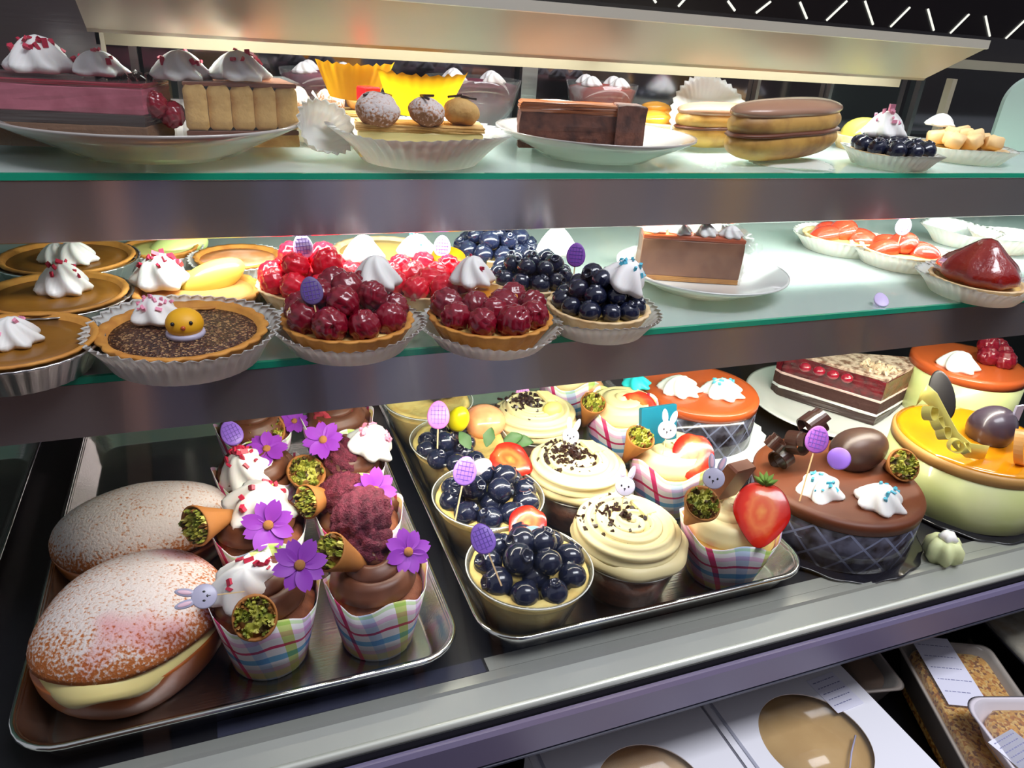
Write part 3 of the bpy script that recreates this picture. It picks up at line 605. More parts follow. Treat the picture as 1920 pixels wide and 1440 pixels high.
# lamp hood over the top shelf: sloping channel and the bar behind it
xprism('lamp_hood', [(0.499, 0.0125), (0.499, 0.0085), (0.552, -0.0195), (0.553, -0.0215), (0.556, -0.0205), (0.556, 0.0125)], HOOD, -0.0625, 0.618)
xprism('hood_lip', [(0.4975, 0.0145), (0.4975, 0.0080), (0.4990, 0.0075), (0.4990, 0.0145)], M('hood_lip_metal', (232, 226, 208), 0.35, metal=0.4), -0.0625, 0.618)
xprism('rear_bar', [(0.590, -0.0192), (0.590, -0.0300), (0.606, -0.0300), (0.606, -0.0192)], M('rear_bar_metal', (128, 118, 98), 0.5, metal=0.4), -0.0625, 0.63)
for xx in (0.30,): cp('hood_bracket', box(xx, xx + 0.004, 0.556, 0.596, -0.02, -0.012, STEEL))
a = PY(1790, 120, 0.60); cp('hood_bracket', box(a.x, a.x + 0.006, 0.596, 0.604, -0.0895, -0.02, HOOD), 'slim bracket at the right end of the hood')
# end plate on the left
cp('end_plate', box(XL, -0.0600, 0.590, 0.593, -0.045, 0.16, STEEL, 0.0)); cp('plate_trim', box(-0.0600, -0.0575, 0.589, 0.594, -0.045, 0.16, HOOD))
# sliding mirror doors and their stiles
for n_, (x0, x1) in enumerate(((XL, -0.05), (-0.045, 0.283), (0.303, 0.66), (0.665, 1.0), (1.005, XR))):
    cp('sliding_door', box(x0, x1, 0.722 + 0.006 * (n_ % 2), 0.725 + 0.006 * (n_ % 2), -0.38, -0.012, MIRROR))
for x0, wd in ((-0.0535, 0.006), (0.285, 0.016), (0.56, 0.004), (0.661, 0.004), (0.795, 0.006), (1.001, 0.004)):
    cp('door_stile', box(x0, x0 + wd, 0.714, 0.7215, -0.38, -0.012, STEEL))
cp('door_track', box(XL, XR, 0.70, 0.735, -0.012, -0.002, HOOD))
cp('back_panel', box(XL, XR, 0.745, 0.755, -0.40, 0.5, DARK))
# deck, lip and fascia
cp('deck', box(XL, XR, 0.3295, 0.74, -0.395, -0.3835, BLACK))
cp('deck_strip', box(-0.03, 0.135, 0.3296, 0.3410, -0.3834, -0.3828, NAVY), 'dark blue strip along the deck front')
cp('deck_strip', box(0.137, XR, 0.3296, 0.3410, -0.3834, -0.3830, LIP), 'pale grey strip along the deck front')
xprism('front_lip', [(0.3295, -0.3832), (0.3245, -0.3832), (0.3235, -0.3812), (0.3205, -0.3812), (0.3190, -0.3832), (0.3040, -0.3872), (0.3040, -0.392), (0.3295, -0.392)], LIP)
xprism('glass_channel', [(0.3038, -0.3865), (0.3020, -0.3845), (0.3000, -0.3842), (0.2985, -0.3858), (0.2982, -0.392), (0.3038, -0.392)], M('bright_trim', (236, 240, 228), 0.32, metal=0.45), smooth=True)
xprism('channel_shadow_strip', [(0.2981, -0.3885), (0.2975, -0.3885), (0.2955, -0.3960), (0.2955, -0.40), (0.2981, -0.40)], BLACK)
xprism('fascia', [(0.2954, -0.3925), (0.2925, -0.3925), (0.2905, -0.3950), (0.2905, -0.4195), (0.2920, -0.4210), (0.2954, -0.4210)], FASC)
xprism('fascia_bead', [(0.2935, -0.4211), (0.2905, -0.4220), (0.2905, -0.4235), (0.2935, -0.4245)], NAVY)
cp('lower_shelf', box(XL, XR, 0.05, 0.74, -0.5490, -0.545, M('lower_shelf_black', (14, 14, 16), 0.3)))
cp('base_cabinet', box(XL, XR, 0.30, 0.74, -1.36, -0.56, STEEL)); cp('lower_back', box(XL, XR, 0.70, 0.72, -0.545, -0.40, DARK))
cp('lower_front_rail', box(XL, XR, 0.03, 0.045, -0.58, -0.535, STEEL))
# leaning front glass
xprism('front_glass', [(0.3010, -0.3840), (0.4690, 0.0160), (0.4718, 0.0160), (0.3038, -0.3840)], GLASS)
# pale rounded end panel at the right
def endpanel():
    n = 20; pts = [(0.0, -0.0), (0.10, 0.0)]
    pts = [(0, 0), (0.16, 0), (0.16, 0.10)] + [(0.042 - 0.042 * math.sin(PI / 2 * k / 10) , 0.048 + 0.030 * math.cos(PI / 2 * k / 10)) for k in range(0, 11)]
    vs = [(p[0], d, p[1]) for d in (0, 0.004) for p in pts]; m = len(pts)
    return mk(vs, [tuple(range(m)), tuple(range(2 * m - 1, m - 1, -1))] + [(i, i + m, (i + 1) % m + m, (i + 1) % m) for i in range(m)], M('pale_plastic', (176, 196, 184), 0.45), False)
a = PY(1872, 318, 0.60); cp('end_panel', endpanel()).location = Vector((a.x - 0.026, 0.60, -0.0895)) - O
# glowing zigzag dashes that paint in a reflection on the black upper panel
DASH = emit('dash_glow', (235, 235, 225), 1.2)
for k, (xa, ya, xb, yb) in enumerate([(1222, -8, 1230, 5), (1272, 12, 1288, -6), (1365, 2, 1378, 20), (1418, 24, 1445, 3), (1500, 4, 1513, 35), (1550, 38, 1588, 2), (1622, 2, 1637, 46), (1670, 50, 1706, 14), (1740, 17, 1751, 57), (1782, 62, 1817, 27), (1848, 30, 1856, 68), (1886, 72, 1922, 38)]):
    A = PY(xa, ya, 0.744); B = PY(xb, yb, 0.744); link('reflection_dash', sweep([A, B], 0.0012, DASH, 6), case, -O)

# ================================================================== TRAYS ON THE DECK
TF = -0.3813      # tray floor, upper side
def rrect(x0, x1, y0, y1, r, n=7):
    pts = []
    for cx, cy, a0 in ((x1 - r, y0 + r, -PI / 2), (x1 - r, y1 - r, 0), (x0 + r, y1 - r, PI / 2), (x0 + r, y0 + r, PI)):
        for k in range(n + 1): a = a0 + PI / 2 * k / n; pts.append((cx + r * math.cos(a), cy + r * math.sin(a)))
    return pts
def pan(x0, x1, y0, y1, label):
    t = thing('sheet_pan', label, 'tray', ((x0 + x1) / 2, (y0 + y1) / 2, -0.3834))
    c = t.location; lv = [(0.013, -0.3834), (0.0125, -0.3834), (0.004, -0.366), (0.0035, -0.3606), (0.0, -0.3602), (-0.0002, -0.3618), (0.0010, -0.3618), (0.0042, -0.3625), (0.0135, -0.3813), (0.0165, -0.3815)]
    vs, fs = [], []; n = None
    for ins, z in lv:
        p = rrect(x0 + ins, x1 - ins, y0 + ins, y1 - ins, max(0.012, 0.030 - ins)); n = len(p)
        vs += [(a - c.x, b - c.y, z - c.z) for a, b in p]
    for j in range(len(lv) - 1):
        for i in range(n): a = j * n + i; b = j * n + (i + 1) % n; fs.append((a, b, b + n, a + n))
    fs.append(tuple(range(n - 1, -1, -1))); fs.append(tuple((len(lv) - 1) * n + i for i in range(n)))
    me = mk(vs, fs, PAN); me.polygons[len(me.polygons) - 1].use_smooth = False
    link('pan_body', me, t)
    p = rrect(x0 + 0.0008, x1 - 0.0008, y0 + 0.0008, y1 - 0.0008, 0.029)
    link('rolled_rim', sweep([(a - c.x, b - c.y, -0.3612 - c.z) for a, b in p], 0.0018, CHROME, 8, closed=True), t)
    return t
pan(-0.1335, 0.1200, 0.329, 0.700, 'metal sheet pan holding two sugared buns and plaid cupcakes')
pan(0.1350, 0.4010, 0.329, 0.700, 'metal sheet pan holding clear fruit cups and cream rosette cups')
pan(-0.42, -0.166, 0.37, 0.700, 'empty dark sheet pan at the far left edge of the deck')

# ------------------------------------------------------------------ sugared cream buns
def bun(loc, rx, ry, rot, label, sug, hb=0.026, ht=0.026, fillw=1.0, tilt=(0, 0)):
    t = thing('cream_bun', label, 'bun', loc)
    def dome(h, top):
        def fn(i, j):
            th = 2 * PI * i / 48; s = j / 13
            if top: q = math.cos(s * PI / 2) ** 0.75; z = h * math.sin(s * PI / 2) ** 1.0
            else: q = (0.78 + 0.22 * math.sin(s * PI / 2) ** 0.6) ; z = h * s
            q = max(q, 0.004); wob = 1 + 0.02 * math.sin(3 * th + 1) + 0.015 * math.sin(5 * th)
            return (rx * q * math.cos(th) * wob, ry * q * math.sin(th) * wob, z)
        return fn
    link('bottom_half', grid(48, 14, dome(hb, False), mat=BUN, capb=True, capt=True), t, rot=(0, 0, rot))
    def fil(i, j):
        th = 2 * PI * i / 72; s = j / 6; q = (0.93 + 0.06 * math.sin(s * PI)) * fillw * (1 + 0.035 * math.sin(4 * th + 0.6) * math.sin(s * PI)); dr = (max(0, math.cos(th + rot + PI / 2 + 0.35)) ** 2.2) if fillw >= 1 else 0.0; q *= 1 + 0.05 * dr * math.sin(s * PI); z = hb - 0.004 + (0.006 + 0.010 * dr) * s - (0.011 * dr * (0.6 + 0.4 * math.sin(7 * th + 1))) * (1 - s)
        return (rx * q * math.cos(th), ry * q * math.sin(th), z)
    link('custard_filling', grid(72, 7, fil, mat=CUSTARD, capb=True, capt=True), t, rot=(0, 0, rot))
    link('top_half', grid(48, 14, dome(ht, True), mat=MATS[sug], capb=True), t, (0, 0, hb + 0.0030), (tilt[0], tilt[1], rot))
    return t
bun((-0.0735, 0.4070, TF), 0.053, 0.062, -0.45, 'round sugar-dusted bun oozing pale custard at the front left corner', 'sugar_round', 0.031, 0.024, 1.0, (-0.10, -0.04))
bun((-0.073, 0.5060, TF), 0.063, 0.040, 0.10, 'oval sugar-dusted bun lying behind the custard-oozing bun', 'sugar_long', 0.022, 0.032, 0.94, (0.03, -0.03))

# ------------------------------------------------------------------ plaid chocolate cupcakes, left pan
CG = 'plaid-wrapped chocolate cupcakes in the left pan'
A1 = plaidcup((0.004, 0.3850, TF), 0.0235, 0.0325, 0.050, 'chocolate cupcake with flower, cone and rabbit beside the front bun', CG, spin=0.12)
W = PY(465, 1098, 0.384); meringue(A1, W, 0.023, 0.022, spr=REDS, rot=(0.35, -0.15, 0.3), squash=(1.15, 0.8))
W = PY(562, 1060, 0.362); flower(A1, W, 0.0165, facing(W, 0.2, 0.1))
W = PY(478, 1158, 0.352); cone(A1, W, 0.0132, 0.030, (-0.10, -0.82, 0.62))
W = PY(383, 1118, 0.352); bunny(A1, W, 0.0068, facing(W, 1.45, 0.2), 2.2)
B1 = plaidcup((0.0735, 0.3800, TF), 0.0235, 0.0320, 0.050, 'chocolate cupcake with mauve berry and flower in the pan front right corner', CG, spin=0.15)
berries(B1, PY(690, 1020, 0.392) , [(0, 0, -0.002), (-0.002, 0.010, 0.014)], 0.0170, 'mauve')
W = PY(765, 1035, 0.376); flower(B1, W, 0.0155, facing(W, 0.1, 0.0, 0.35))
W = PY(622, 1036, 0.372); cone(B1, W, 0.0125, 0.040, (-0.60, -0.22, 0.62))
A2 = plaidcup((0.006, 0.4580, TF), 0.0235, 0.0315, 0.050, 'chocolate cupcake second from the front, cone pointing at the oval bun', CG, spin=0.1)
W = PY(487, 958, 0.462); meringue(A2, W, 0.026, 0.022, spr=REDS, rot=(0.3, -0.1, 0.9))
W = PY(503, 985, 0.436); flower(A2, W, 0.0175, facing(W, 0.35, 0.1))
W = PY(370, 985, 0.440); cone(A2, W, 0.0140, 0.034, (-0.72, -0.55, 0.25))
W = PY(578, 940, 0.452); cone(A2, W, 0.0125, 0.032, (-0.80, -0.45, 0.25))
B2 = plaidcup((0.0755, 0.4540, TF), 0.0235, 0.0310, 0.050, 'chocolate cupcake second from the front in the right column, flower at its right', CG, spin=0.1)
berries(B2, PY(655, 930, 0.458), [(-0.004, 0, 0), (0.012, 0.0, -0.006)], 0.0165, 'mauve')
W = PY(703, 920, 0.446); flower(B2, W, 0.0165, facing(W, 0.5, 0.15, 0.3))
A3 = plaidcup((0.009, 0.5320, TF), 0.0235, 0.0315, 0.050, 'chocolate cupcake third from the front, meringue and upright cone', CG, spin=0.1)
W = PY(470, 896, 0.522); meringue(A3, W, 0.0225, 0.030, spr=REDS, nspr=16, rot=(0.2, -0.3, 0.2))
W = PY(500, 842, 0.528); flower(A3, W, 0.0155, facing(W, 0.0, 1.6, -0.1))
W = PY(574, 886, 0.510); cone(A3, W, 0.0150, 0.034, (0.15, -0.55, 0.75))
B3 = plaidcup((0.0790, 0.5280, TF), 0.0235, 0.0310, 0.050, 'chocolate cupcake third from the front in the right column, pink-streaked meringue', CG, spin=0.1)
W = PY(690, 845, 0.520); meringue(B3, W, 0.021, 0.024, spr=PINKS, nspr=16, rot=(0.2, 0.35, 0.5))
W = PY(606, 825, 0.520); flower(B3, W, 0.0165, facing(W, 0.3, 0.6, -0.3))
berries(B3, PY(642, 868, 0.520), [(0, 0, 0)], 0.0165, 'mauve')
A4 = plaidcup((0.012, 0.6060, TF), 0.0235, 0.0315, 0.048, 'farthest cupcake of the left column, cone mouth up and lilac egg pick', CG, spin=0.1)
W = PY(496, 806, 0.590); cone(A4, W, 0.0180, 0.034, (0.15, -0.50, 0.80))
W = PY(434, 812, 0.575); eggpick(A4, W, 0.0110, facing(W, 0.35, 0.3))
W = PY(552, 790, 0.600); flower(A4, W, 0.0130, facing(W, 0.3, 1.2))
B4 = plaidcup((0.0830, 0.6020, TF), 0.0235, 0.0310, 0.048, 'farthest cupcake of the right column, topped with a rosy raspberry', CG, spin=0.1)
berries(B4, PY(614, 790, 0.596), [(0, 0, 0), (0.013, 0.004, -0.002)], 0.0150, 'rose')

# ------------------------------------------------------------------ clear fruit cups, right pan
FG = 'clear cups of sponge and fruit in the right pan'
def fruitcup(loc, r1, h, label):
    t = thing('fruit_cup', label, 'cake cup', loc, FG); r0 = r1 * 0.66
    cup(t, r0, r1, h)
    link('sponge_lining', lathe([(r0 * 0.9, 0.0015), (r0 * 0.96, 0.002), (r1 * 0.955, h * 0.90), (r1 * 0.93, h * 0.97), (r1 * 0.80, h * 0.98), (r1 * 0.74, h * 0.90), (0.001, h * 0.88)], CHEESE, 48, lambda th, j, q: 1 + 0.02 * math.sin(9 * th) * (j > 2) + 0.012 * math.sin(23 * th) * (j > 2)), t)
    return t
C1 = fruitcup((0.1770, 0.3680, TF), 0.0435, 0.047, 'blueberry-topped sponge cup with blue candy egg at the pan front corner')
berries(C1, (0.1770, 0.3660, TF + 0.0400), mound(0.0295, 0.0092, 1)+[(-.012,-.006,.021),(.006,-.014,.020),(.010,.006,.021),(-.004,.010,.021)], 0.0102)
W = PY(997, 1008, 0.384); egg(C1, W, 0.0082, M('pale_blue_candy', (128, 176, 214), 0.4), rot=(0, 1.5, 0.2))
W = PY(905, 1010, 0.350); eggpick(C1, W, 0.0098, facing(W, 0.45, 0.1), 2.2)
W = PY(988, 982, 0.404); strawberry(C1, W, 0.0170, facing(W, -0.6, 0.9, 0.1), False)
C2 = fruitcup((0.1770, 0.4550, TF), 0.0435, 0.047, 'blueberry-topped sponge cup with grey candy egg, second from the front')
berries(C2, (0.1765, 0.4520, TF + 0.0400), mound(0.0300, 0.0092, 1)+[(-.014,-.004,.021),(.004,-.012,.020),(.014,.004,.021),(-.002,.012,.021)], 0.0102)
W = PY(903, 878, 0.466); egg(C2, W, 0.0078, M('grey_candy', (188, 180, 190), 0.4), rot=(0, 1.5, 0.6))
W = PY(872, 883, 0.440); eggpick(C2, W, 0.0110, facing(W, -0.15, 0.1), 2.4)
W = PY(957, 862, 0.488); strawberry(C2, W, 0.0190, facing(W, 1.1, 0.7), False)
C3 = fruitcup((0.1800, 0.5420, TF), 0.0430, 0.047, 'sponge cup with mint leaves, yellow candy egg and peach, third from the front')
berries(C3, (0.1740, 0.5300, TF + 0.0410), [(x, y, z) for x, y, z in mound(0.0270, 0.0080, 1) if x < 0.012] + [(-0.012, -0.004, 0.016)], 0.0088)
W = PY(860, 785, 0.545); egg(C3, W, 0.0095, M('yellow_candy', (236, 222, 20), 0.3), rot=(0.3, 0.2, 0.2))
W = PY(822, 778, 0.528); eggpick(C3, W, 0.0120, facing(W, 0.0, 0.1), 1.4, M('magenta_plastic', (206, 120, 200), 0.35), 'pink-purple egg-shaped pick')
W = PY(908, 790, 0.560); berries(C3, W, [(0, 0, 0)], 0.001, 'rose')
peach = M('peach_slice', (250, 160, 110), 0.25, coat=0.6, var=(60, (252, 196, 140), 0.4, 0.7))
link('peach_slice', ball(0.020, peach, 20, 0.75), C3, W - C3.location)
for k, (px, py, sp) in enumerate(((882, 842, 0.6), (912, 838, -0.2), (944, 828, -1.2), (962, 826, -1.6), (760, 0, 0))[:4]):
    W = PY(px, py, 0.510); leafy(C3, W, 0.011, facing(W, sp, 0.3))
C4 = fruitcup((0.1740, 0.6250, TF), 0.0430, 0.047, 'farthest sponge cup against the left rim of the right pan')
berries(C4, (0.175, 0.625, TF + 0.041), [(0.006, 0, 0.01), (0.02, 0.004, 0.01)], 0.0085)

# ------------------------------------------------------------------ chocolate cups with piped cream, right pan
RG = 'chocolate cups with piped ivory cream in the right pan'
def creamcup(loc, r1, label, seed, spin=0.0):
    t = thing('cream_cup', label, 'cake cup', loc, RG); h = 0.036; r0 = r1 * 0.76
    cup(t, r0, r1, h)
    link('chocolate_cake', lathe([(r0 * 0.93, 0.0015), (r1 * 0.95, h * 0.93), (0.001, h * 0.95)], CAKEB, 40), t)
    link('cream_skirt', lathe([(r1 * 0.93, h), (r1 * 1.06, h + 0.002), (r1 * 1.10, h + 0.006), (r1 * 1.0, h + 0.011), (0.001, h + 0.012)], BUTTER, 64, lambda th, j, q: 1 + 0.025 * math.sin(7 * th + seed)), t)
    rosette(t, h + 0.004, r1 * 1.17, 0.0075, BUTTER, 3.1, r1 * 0.235, spin)
    shards(t, t.location + Vector((-0.004, 0.008, 0)), r1 * 0.80, 110, 0.0018, CHOC, seed, hf=lambda q: h + 0.0255 - 0.0065 * (q / (r1 * 0.7)))
    link('white_chocolate_piece', prism([(-.010, -.008), (.009, -.007), (.008, .009), (-.008, .010)], 0, 0.004, M('white_chocolate', (244, 226, 160), 0.4), 0.001), t, (0.017, 0.012, h + 0.0205), (0.2, 0.3, 0.4))
    return t
D1 = creamcup((0.2625, 0.3790, TF), 0.0400, 'swirled cream cup with scattered chocolate shavings, nearest of the three', 3)
W = PY(1172, 912, 0.402); bunny(D1, W, 0.0074, facing(W, 0.0, 0.1), 2.0)
D2 = creamcup((0.2640, 0.4700, TF), 0.0395, 'swirled cream cup thick with shavings, middle of the three', 8, 1.0)
W = PY(1070, 818, 0.500); bunny(D2, W, 0.0074, facing(W, -0.1, 0.1), 1.6)
shards(D2, D2.location + Vector((-0.006, 0.004, 0)), 0.026, 120, 0.0017, CHOC, 21, hf=lambda q: 0.0615 - 0.2 * q)
D3 = creamcup((0.2640, 0.5680, TF), 0.0380, 'swirled cream cup with a yellow candy egg, farthest of the three', 13, 2.0)
W = PY(1036, 768, 0.555); egg(D3, W, 0.0075, M('pale_yellow_candy', (240, 220, 120), 0.4), rot=(0, 1.4, 0.2))
W = PY(980, 738, 0.60); eggpick(D3, W, 0.009, facing(W, 0, 0.1), 1.0, M('pink_egg_plastic', (240, 150, 210), 0.4), 'pink egg-shaped pick')

# ------------------------------------------------------------------ plaid strawberry cupcakes, right pan
SG = 'plaid-wrapped strawberry cupcakes in the right pan'
E1 = plaidcup((0.3450, 0.3700, TF), 0.0255, 0.0375, 0.048, 'strawberry cupcake with cone and rabbit pick at the pan front right corner', SG, BUTTER, -0.3, dome=0.014)
W = PY(1428, 960, 0.345); strawberry(E1, W, 0.0245, facing(W, 0.05, 0.25, 0.12))
W = PY(1316, 945, 0.352); cone(E1, W, 0.0135, 0.034, (-0.12, -0.50, 0.85))
W = PY(1338, 897, 0.362); bunny(E1, W, 0.0078, facing(W, 0.0, 0.1), 2.0)
W = PY(1372, 900, 0.378); link('chocolate_square', prism([(-.013, -.005), (.013, -.005), (.013, .005), (-.013, .005)], -0.016, 0.016, CHOCB, 0.0015), E1, W - E1.location, (0.3, 0.15, 0.3))
E2 = plaidcup((0.3500, 0.4640, TF), 0.0250, 0.0360, 0.050, 'strawberry cupcake with teal square and rabbit pick, middle of the three', SG, BUTTER, 0.3, dome=0.012)
W = PY(1300, 852, 0.445); strawberry(E2, W, 0.0215, facing(W, -0.1, 0.5, 0.2), False)
W = PY(1200, 822, 0.462); cone(E2, W, 0.0125, 0.036, (0.05, -0.45, 0.9))
W = PY(1251, 806, 0.458); bunny(E2, W, 0.0078, facing(W, 0.0, 0.1), 1.8)
W = PY(1232, 795, 0.476); link('teal_square', prism([(-.018, -.002), (.020, -.002), (.020, .002), (-.018, .002)], -0.017, 0.016, TEAL, 0.001), E2, W - E2.location, (-0.3, 0.05, 0.1), label='flat teal chocolate square')
E3 = plaidcup((0.3520, 0.5560, TF), 0.0250, 0.0360, 0.050, 'strawberry cupcake with aqua icing behind the teal square, farthest of the three', SG, BUTTER, 0.2, dome=0.012)
W = PY(1196, 768, 0.540); strawberry(E3, W, 0.0225, facing(W, 0.4, 0.8), False)
W = PY(1112, 757, 0.545); cone(E3, W, 0.0125, 0.036, (-0.05, -0.45, 0.9))
W = PY(1193, 722, 0.585); meringue(E3, W, 0.016, 0.012, AQUA, label='aqua piped icing')
E4 = plaidcup((0.3350, 0.6430, TF), 0.0250, 0.0340, 0.048, 'pale cupcake with a peach wedge half hidden by the lower shelf rail', SG, BUTTER, 0.2, dome=0.010)
W = PY(1100, 728, 0.625); link('peach_slice', ball(0.019, peach, 18, 0.7), E4, W - E4.location)

# ------------------------------------------------------------------ whole round cakes on the deck
DK = -0.3832
def board(t, r, mat, n=60, wav=0.0015, name='cake_board', amp=0.012, lobes=17):
    return link(name, lathe([(r * 0.97, 0), (r, 0.0006), (r, 0.0014), (r * 0.985, 0.0016), (0.001, 0.0012)], mat, 120, lambda th, j, q: (1 + amp * math.cos(lobes * th), wav * (1 if 0 < j < 4 else 0) * (1 + math.sin(5 * th + 2)))), t)
def roundcake(loc, r, h, label, side, top, boardr, boardm, name='round_mousse_cake', rim=None, **kw):
    t = thing(name, label, 'cake', loc); board(t, boardr, boardm, **kw); b = 0.0018
    link('cake_side', lathe([(r * 0.985, b), (r, b + 0.001), (r, h - 0.0105)], side, 80, capb=True, capt=True), t)
    link('cake_top', lathe([(r * 0.985, h - 0.0104), (r * 1.005, h - 0.0100), (r * 1.01, h - 0.003), (r * 0.985, h - 0.0004), (r * 0.90, h - 0.0002), (0.001, h)], top, 80, capb=False), t)
    return t
BOARDB = M('black_board', (26, 26, 34), 0.18, coat=0.4); DOILY = M('white_doily', (222, 224, 226), 0.6)
F1 = roundcake((0.4780, 0.3990, DK), 0.0700, 0.050, 'brown round cake with dark speckled egg and two blue-sprinkled meringues', MATS['lattice_band'], CHOCB, 0.080, BOARDB)
W = PZ(1537, 922, DK + 0.049); meringue(F1, W, 0.0215, 0.0165, spr=BLUES, rot=(0.05, -0.1, 0.4), lobes=5, squash=(1.05, 0.9))
W = PZ(1648, 946, DK + 0.049); meringue(F1, W, 0.0215, 0.0185, spr=BLUES, rot=(0.05, 0.05, 0.1), lobes=6, squash=(1.05, 0.95))
SPECK = m_speck('speckled_chocolate', [(0, (58, 34, 34)), (0.93, (176, 150, 110))], 800, 0.3, 0.1)
W = PY(1612, 842, 0.415); egg(F1, W, 0.0195, SPECK, 'chocolate_egg', (0, 1.45, 0.05), 'dark brown egg dusted with gold flecks', 1.45)
W = PY(1532, 824, 0.395); eggpick(F1, W, 0.0115, facing(W, 0.0, 0.1), 3.6, M('purple_plastic', (150, 84, 176), 0.35), 'purple egg pick on a long stick')
W = PY(1573, 860, 0.386); link('round_tag', disc_mesh(LILAC), F1, W - F1.location, facing(W, 0, 0.3, -0.1), 0.0092, 'round lilac tag')
W = PY(1693, 872, 0.384); cone(F1, W, 0.0145, 0.028, (-0.25, -0.75, 0.60))
for px, py, r, rt in ((1462, 862, 0.010, (0.3, 1.2, 0.5)), (1488, 830, 0.011, (1.2, 0.3, 0.2)), (1520, 800, 0.012, (0.9, 0.5, 1.2)), (1450, 835, 0.008, (0.5, 0.2, 0.9))):
    W = PY(px, py, 0.425); curl(F1, W, r, rt, CHOC)
G1 = roundcake((0.6450, 0.4040, DK), 0.0710, 0.062, 'round cake under shiny orange glaze with dark egg and yellow ribbon curls', PALEG, M('pale_rim', (200, 150, 84), 0.5), 0.080, BOARDB, 'glazed_cheesecake')
link('orange_glaze', lathe([(0.0685, -0.001), (0.0690, 0.0008), (0.064, 0.0015), (0.001, 0.0017)], ORANGE, 64), G1, (0, 0, 0.0617))
W = PY(1862, 800, 0.400); egg(G1, W, 0.0200, M('dark_speckled_egg', (66, 54, 66), 0.3, coat=0.3, var=(300, (92, 80, 96), 0.55, 0.75)), 'chocolate_egg', (0.1, 1.25, 0.3), 'bluish dark egg with white flecks', 1.15)
W = PY(1765, 742, 0.415); link('chocolate_disc', mk(*_ell(0.55, 1.2, 0.08, 24), M('bitter_chocolate', (18, 14, 18), 0.5)), G1, W - G1.location, facing(W, 0.42, 0.0), 0.0195, 'upright black oval chocolate disc')
def ribbon(P, wd, mat):
    vs, fs = [], []
    for p in P:
        for s, d in ((0, 0), (1, 0), (1, 1), (0, 1)): vs.append((p[0] + d * 0.0012, p[1] + d * 0.0008, p[2] + (s - 0.5) * wd))
    for i in range(len(P) - 1):
        for j in range(4): a = i * 4 + j; b = i * 4 + (j + 1) % 4; fs.append((a, b, b + 4, a + 4))
    fs += [(0, 3, 2, 1), tuple((len(P) - 1) * 4 + q for q in (0, 1, 2, 3))]
    return mk(vs, fs, mat)
pts = [PY(px, py, y) - G1.location for px, py, y in ((1722, 748, 0.400), (1734, 736, 0.395), (1752, 752, 0.388), (1772, 790, 0.380), (1792, 825, 0.374), (1815, 845, 0.372), (1850, 850, 0.372))]
link('yellow_ribbon', ribbon(pts, 0.014, YCHOC), G1, label='tall yellow chocolate ribbon')
for px, py, r, rt in ((1738, 775, 0.0062, (1.2, 0.3, 0.2)), (1764, 812, 0.0060, (1.1, -0.2, 0.5)), (1752, 795, 0.0058, (0.8, 0.6, 0.2)), (1790, 835, 0.0062, (1.3, 0.2, -0.6)), (1805, 842, 0.0050, (0.9, 0.2, 0.6))):
    W = PY(px, py, 0.368); curl(G1, W, r, rt, YCHOC, 1.3, 0.6, 'yellow_curl')
W = PY(1904, 838, 0.365); curl(G1, W, 0.0165, (1.35, 0.0, 0.5), OCHOC, 0.8, 0.22, 'orange_ring', 'open ring of pale orange chocolate')
W = PY(1906, 775, 0.392); link('white_tag', prism([(-.004, -.001), (.006, -.001), (.006, .001), (-.004, .001)], -0.008, 0.008, WHITEP, 0), G1, W - G1.location)
F2 = roundcake((0.4550, 0.5770, DK), 0.0610, 0.053, 'orange-brown round cake on a white doily behind the teal square', MATS['lattice_band'], PEACH, 0.079, DOILY, amp=0.02, lobes=30)
W = PZ(1274, 732, DK + 0.052); meringue(F2, W, 0.0240, 0.016, rot=(0, 0, 0.4), lobes=8)
W = PZ(1354, 738, DK + 0.052); meringue(F2, W, 0.0235, 0.016, spr=BLUES, rot=(0, 0, 0.1), lobes=7)
G2 = roundcake((0.7830, 0.5300, DK), 0.0600, 0.073, 'orange-topped round cake with meringue and raspberries behind the glazed one', PALEG, PEACH, 0.066, BOARDB)
W = PZ(1795, 690, DK + 0.072); meringue(G2, W, 0.0225, 0.020, rot=(0, 0, 0.4), lobes=6)
berries(G2, PZ(1862, 680, DK + 0.072), [(-0.012, 0, 0.009), (0.010, 0.0, 0.010), (0, 0.012, 0.016), (0.000, -0.012, 0.008), (0.02, 0.014, 0.01)], 0.0115, 'rasp')
# black forest slice on its plate
PL = plate((0.6480, 0.5800, DK), 0.098, 'white plate under the black forest slice on the deck', 0.014, M('white_porcelain', (226, 226, 224), 0.2, coat=0.4))
BF = thing('black_forest_slice', 'wedge of black forest cake with cream layers on the deck plate', 'cake slice', (0.6350, 0.5750, DK + 0.0052))
def wedge(z0, z1, mat, jit=0.0005, grow=0.0):
    tip = PZ(1452, 738, -0.377); fr = PZ(1645, 797, -0.377); bk = PZ(1712, 752, -0.377)
    tip, fr, bk = [Vector((p.x, p.y)) - Vector((0.635, 0.575)) for p in (tip, fr, bk)]
    ds = Vector((0.010, -0.004))
    P = [tip + ds * 0.2, fr + ds * -0.4, (fr + bk) / 2 + Vector((0.006, 0.003)), bk, tip + Vector((0.002, 0.010))]
    return prism([(p.x, p.y) for p in P], z0, z1, mat, 0.0006, 6, jit)
z = 0.0
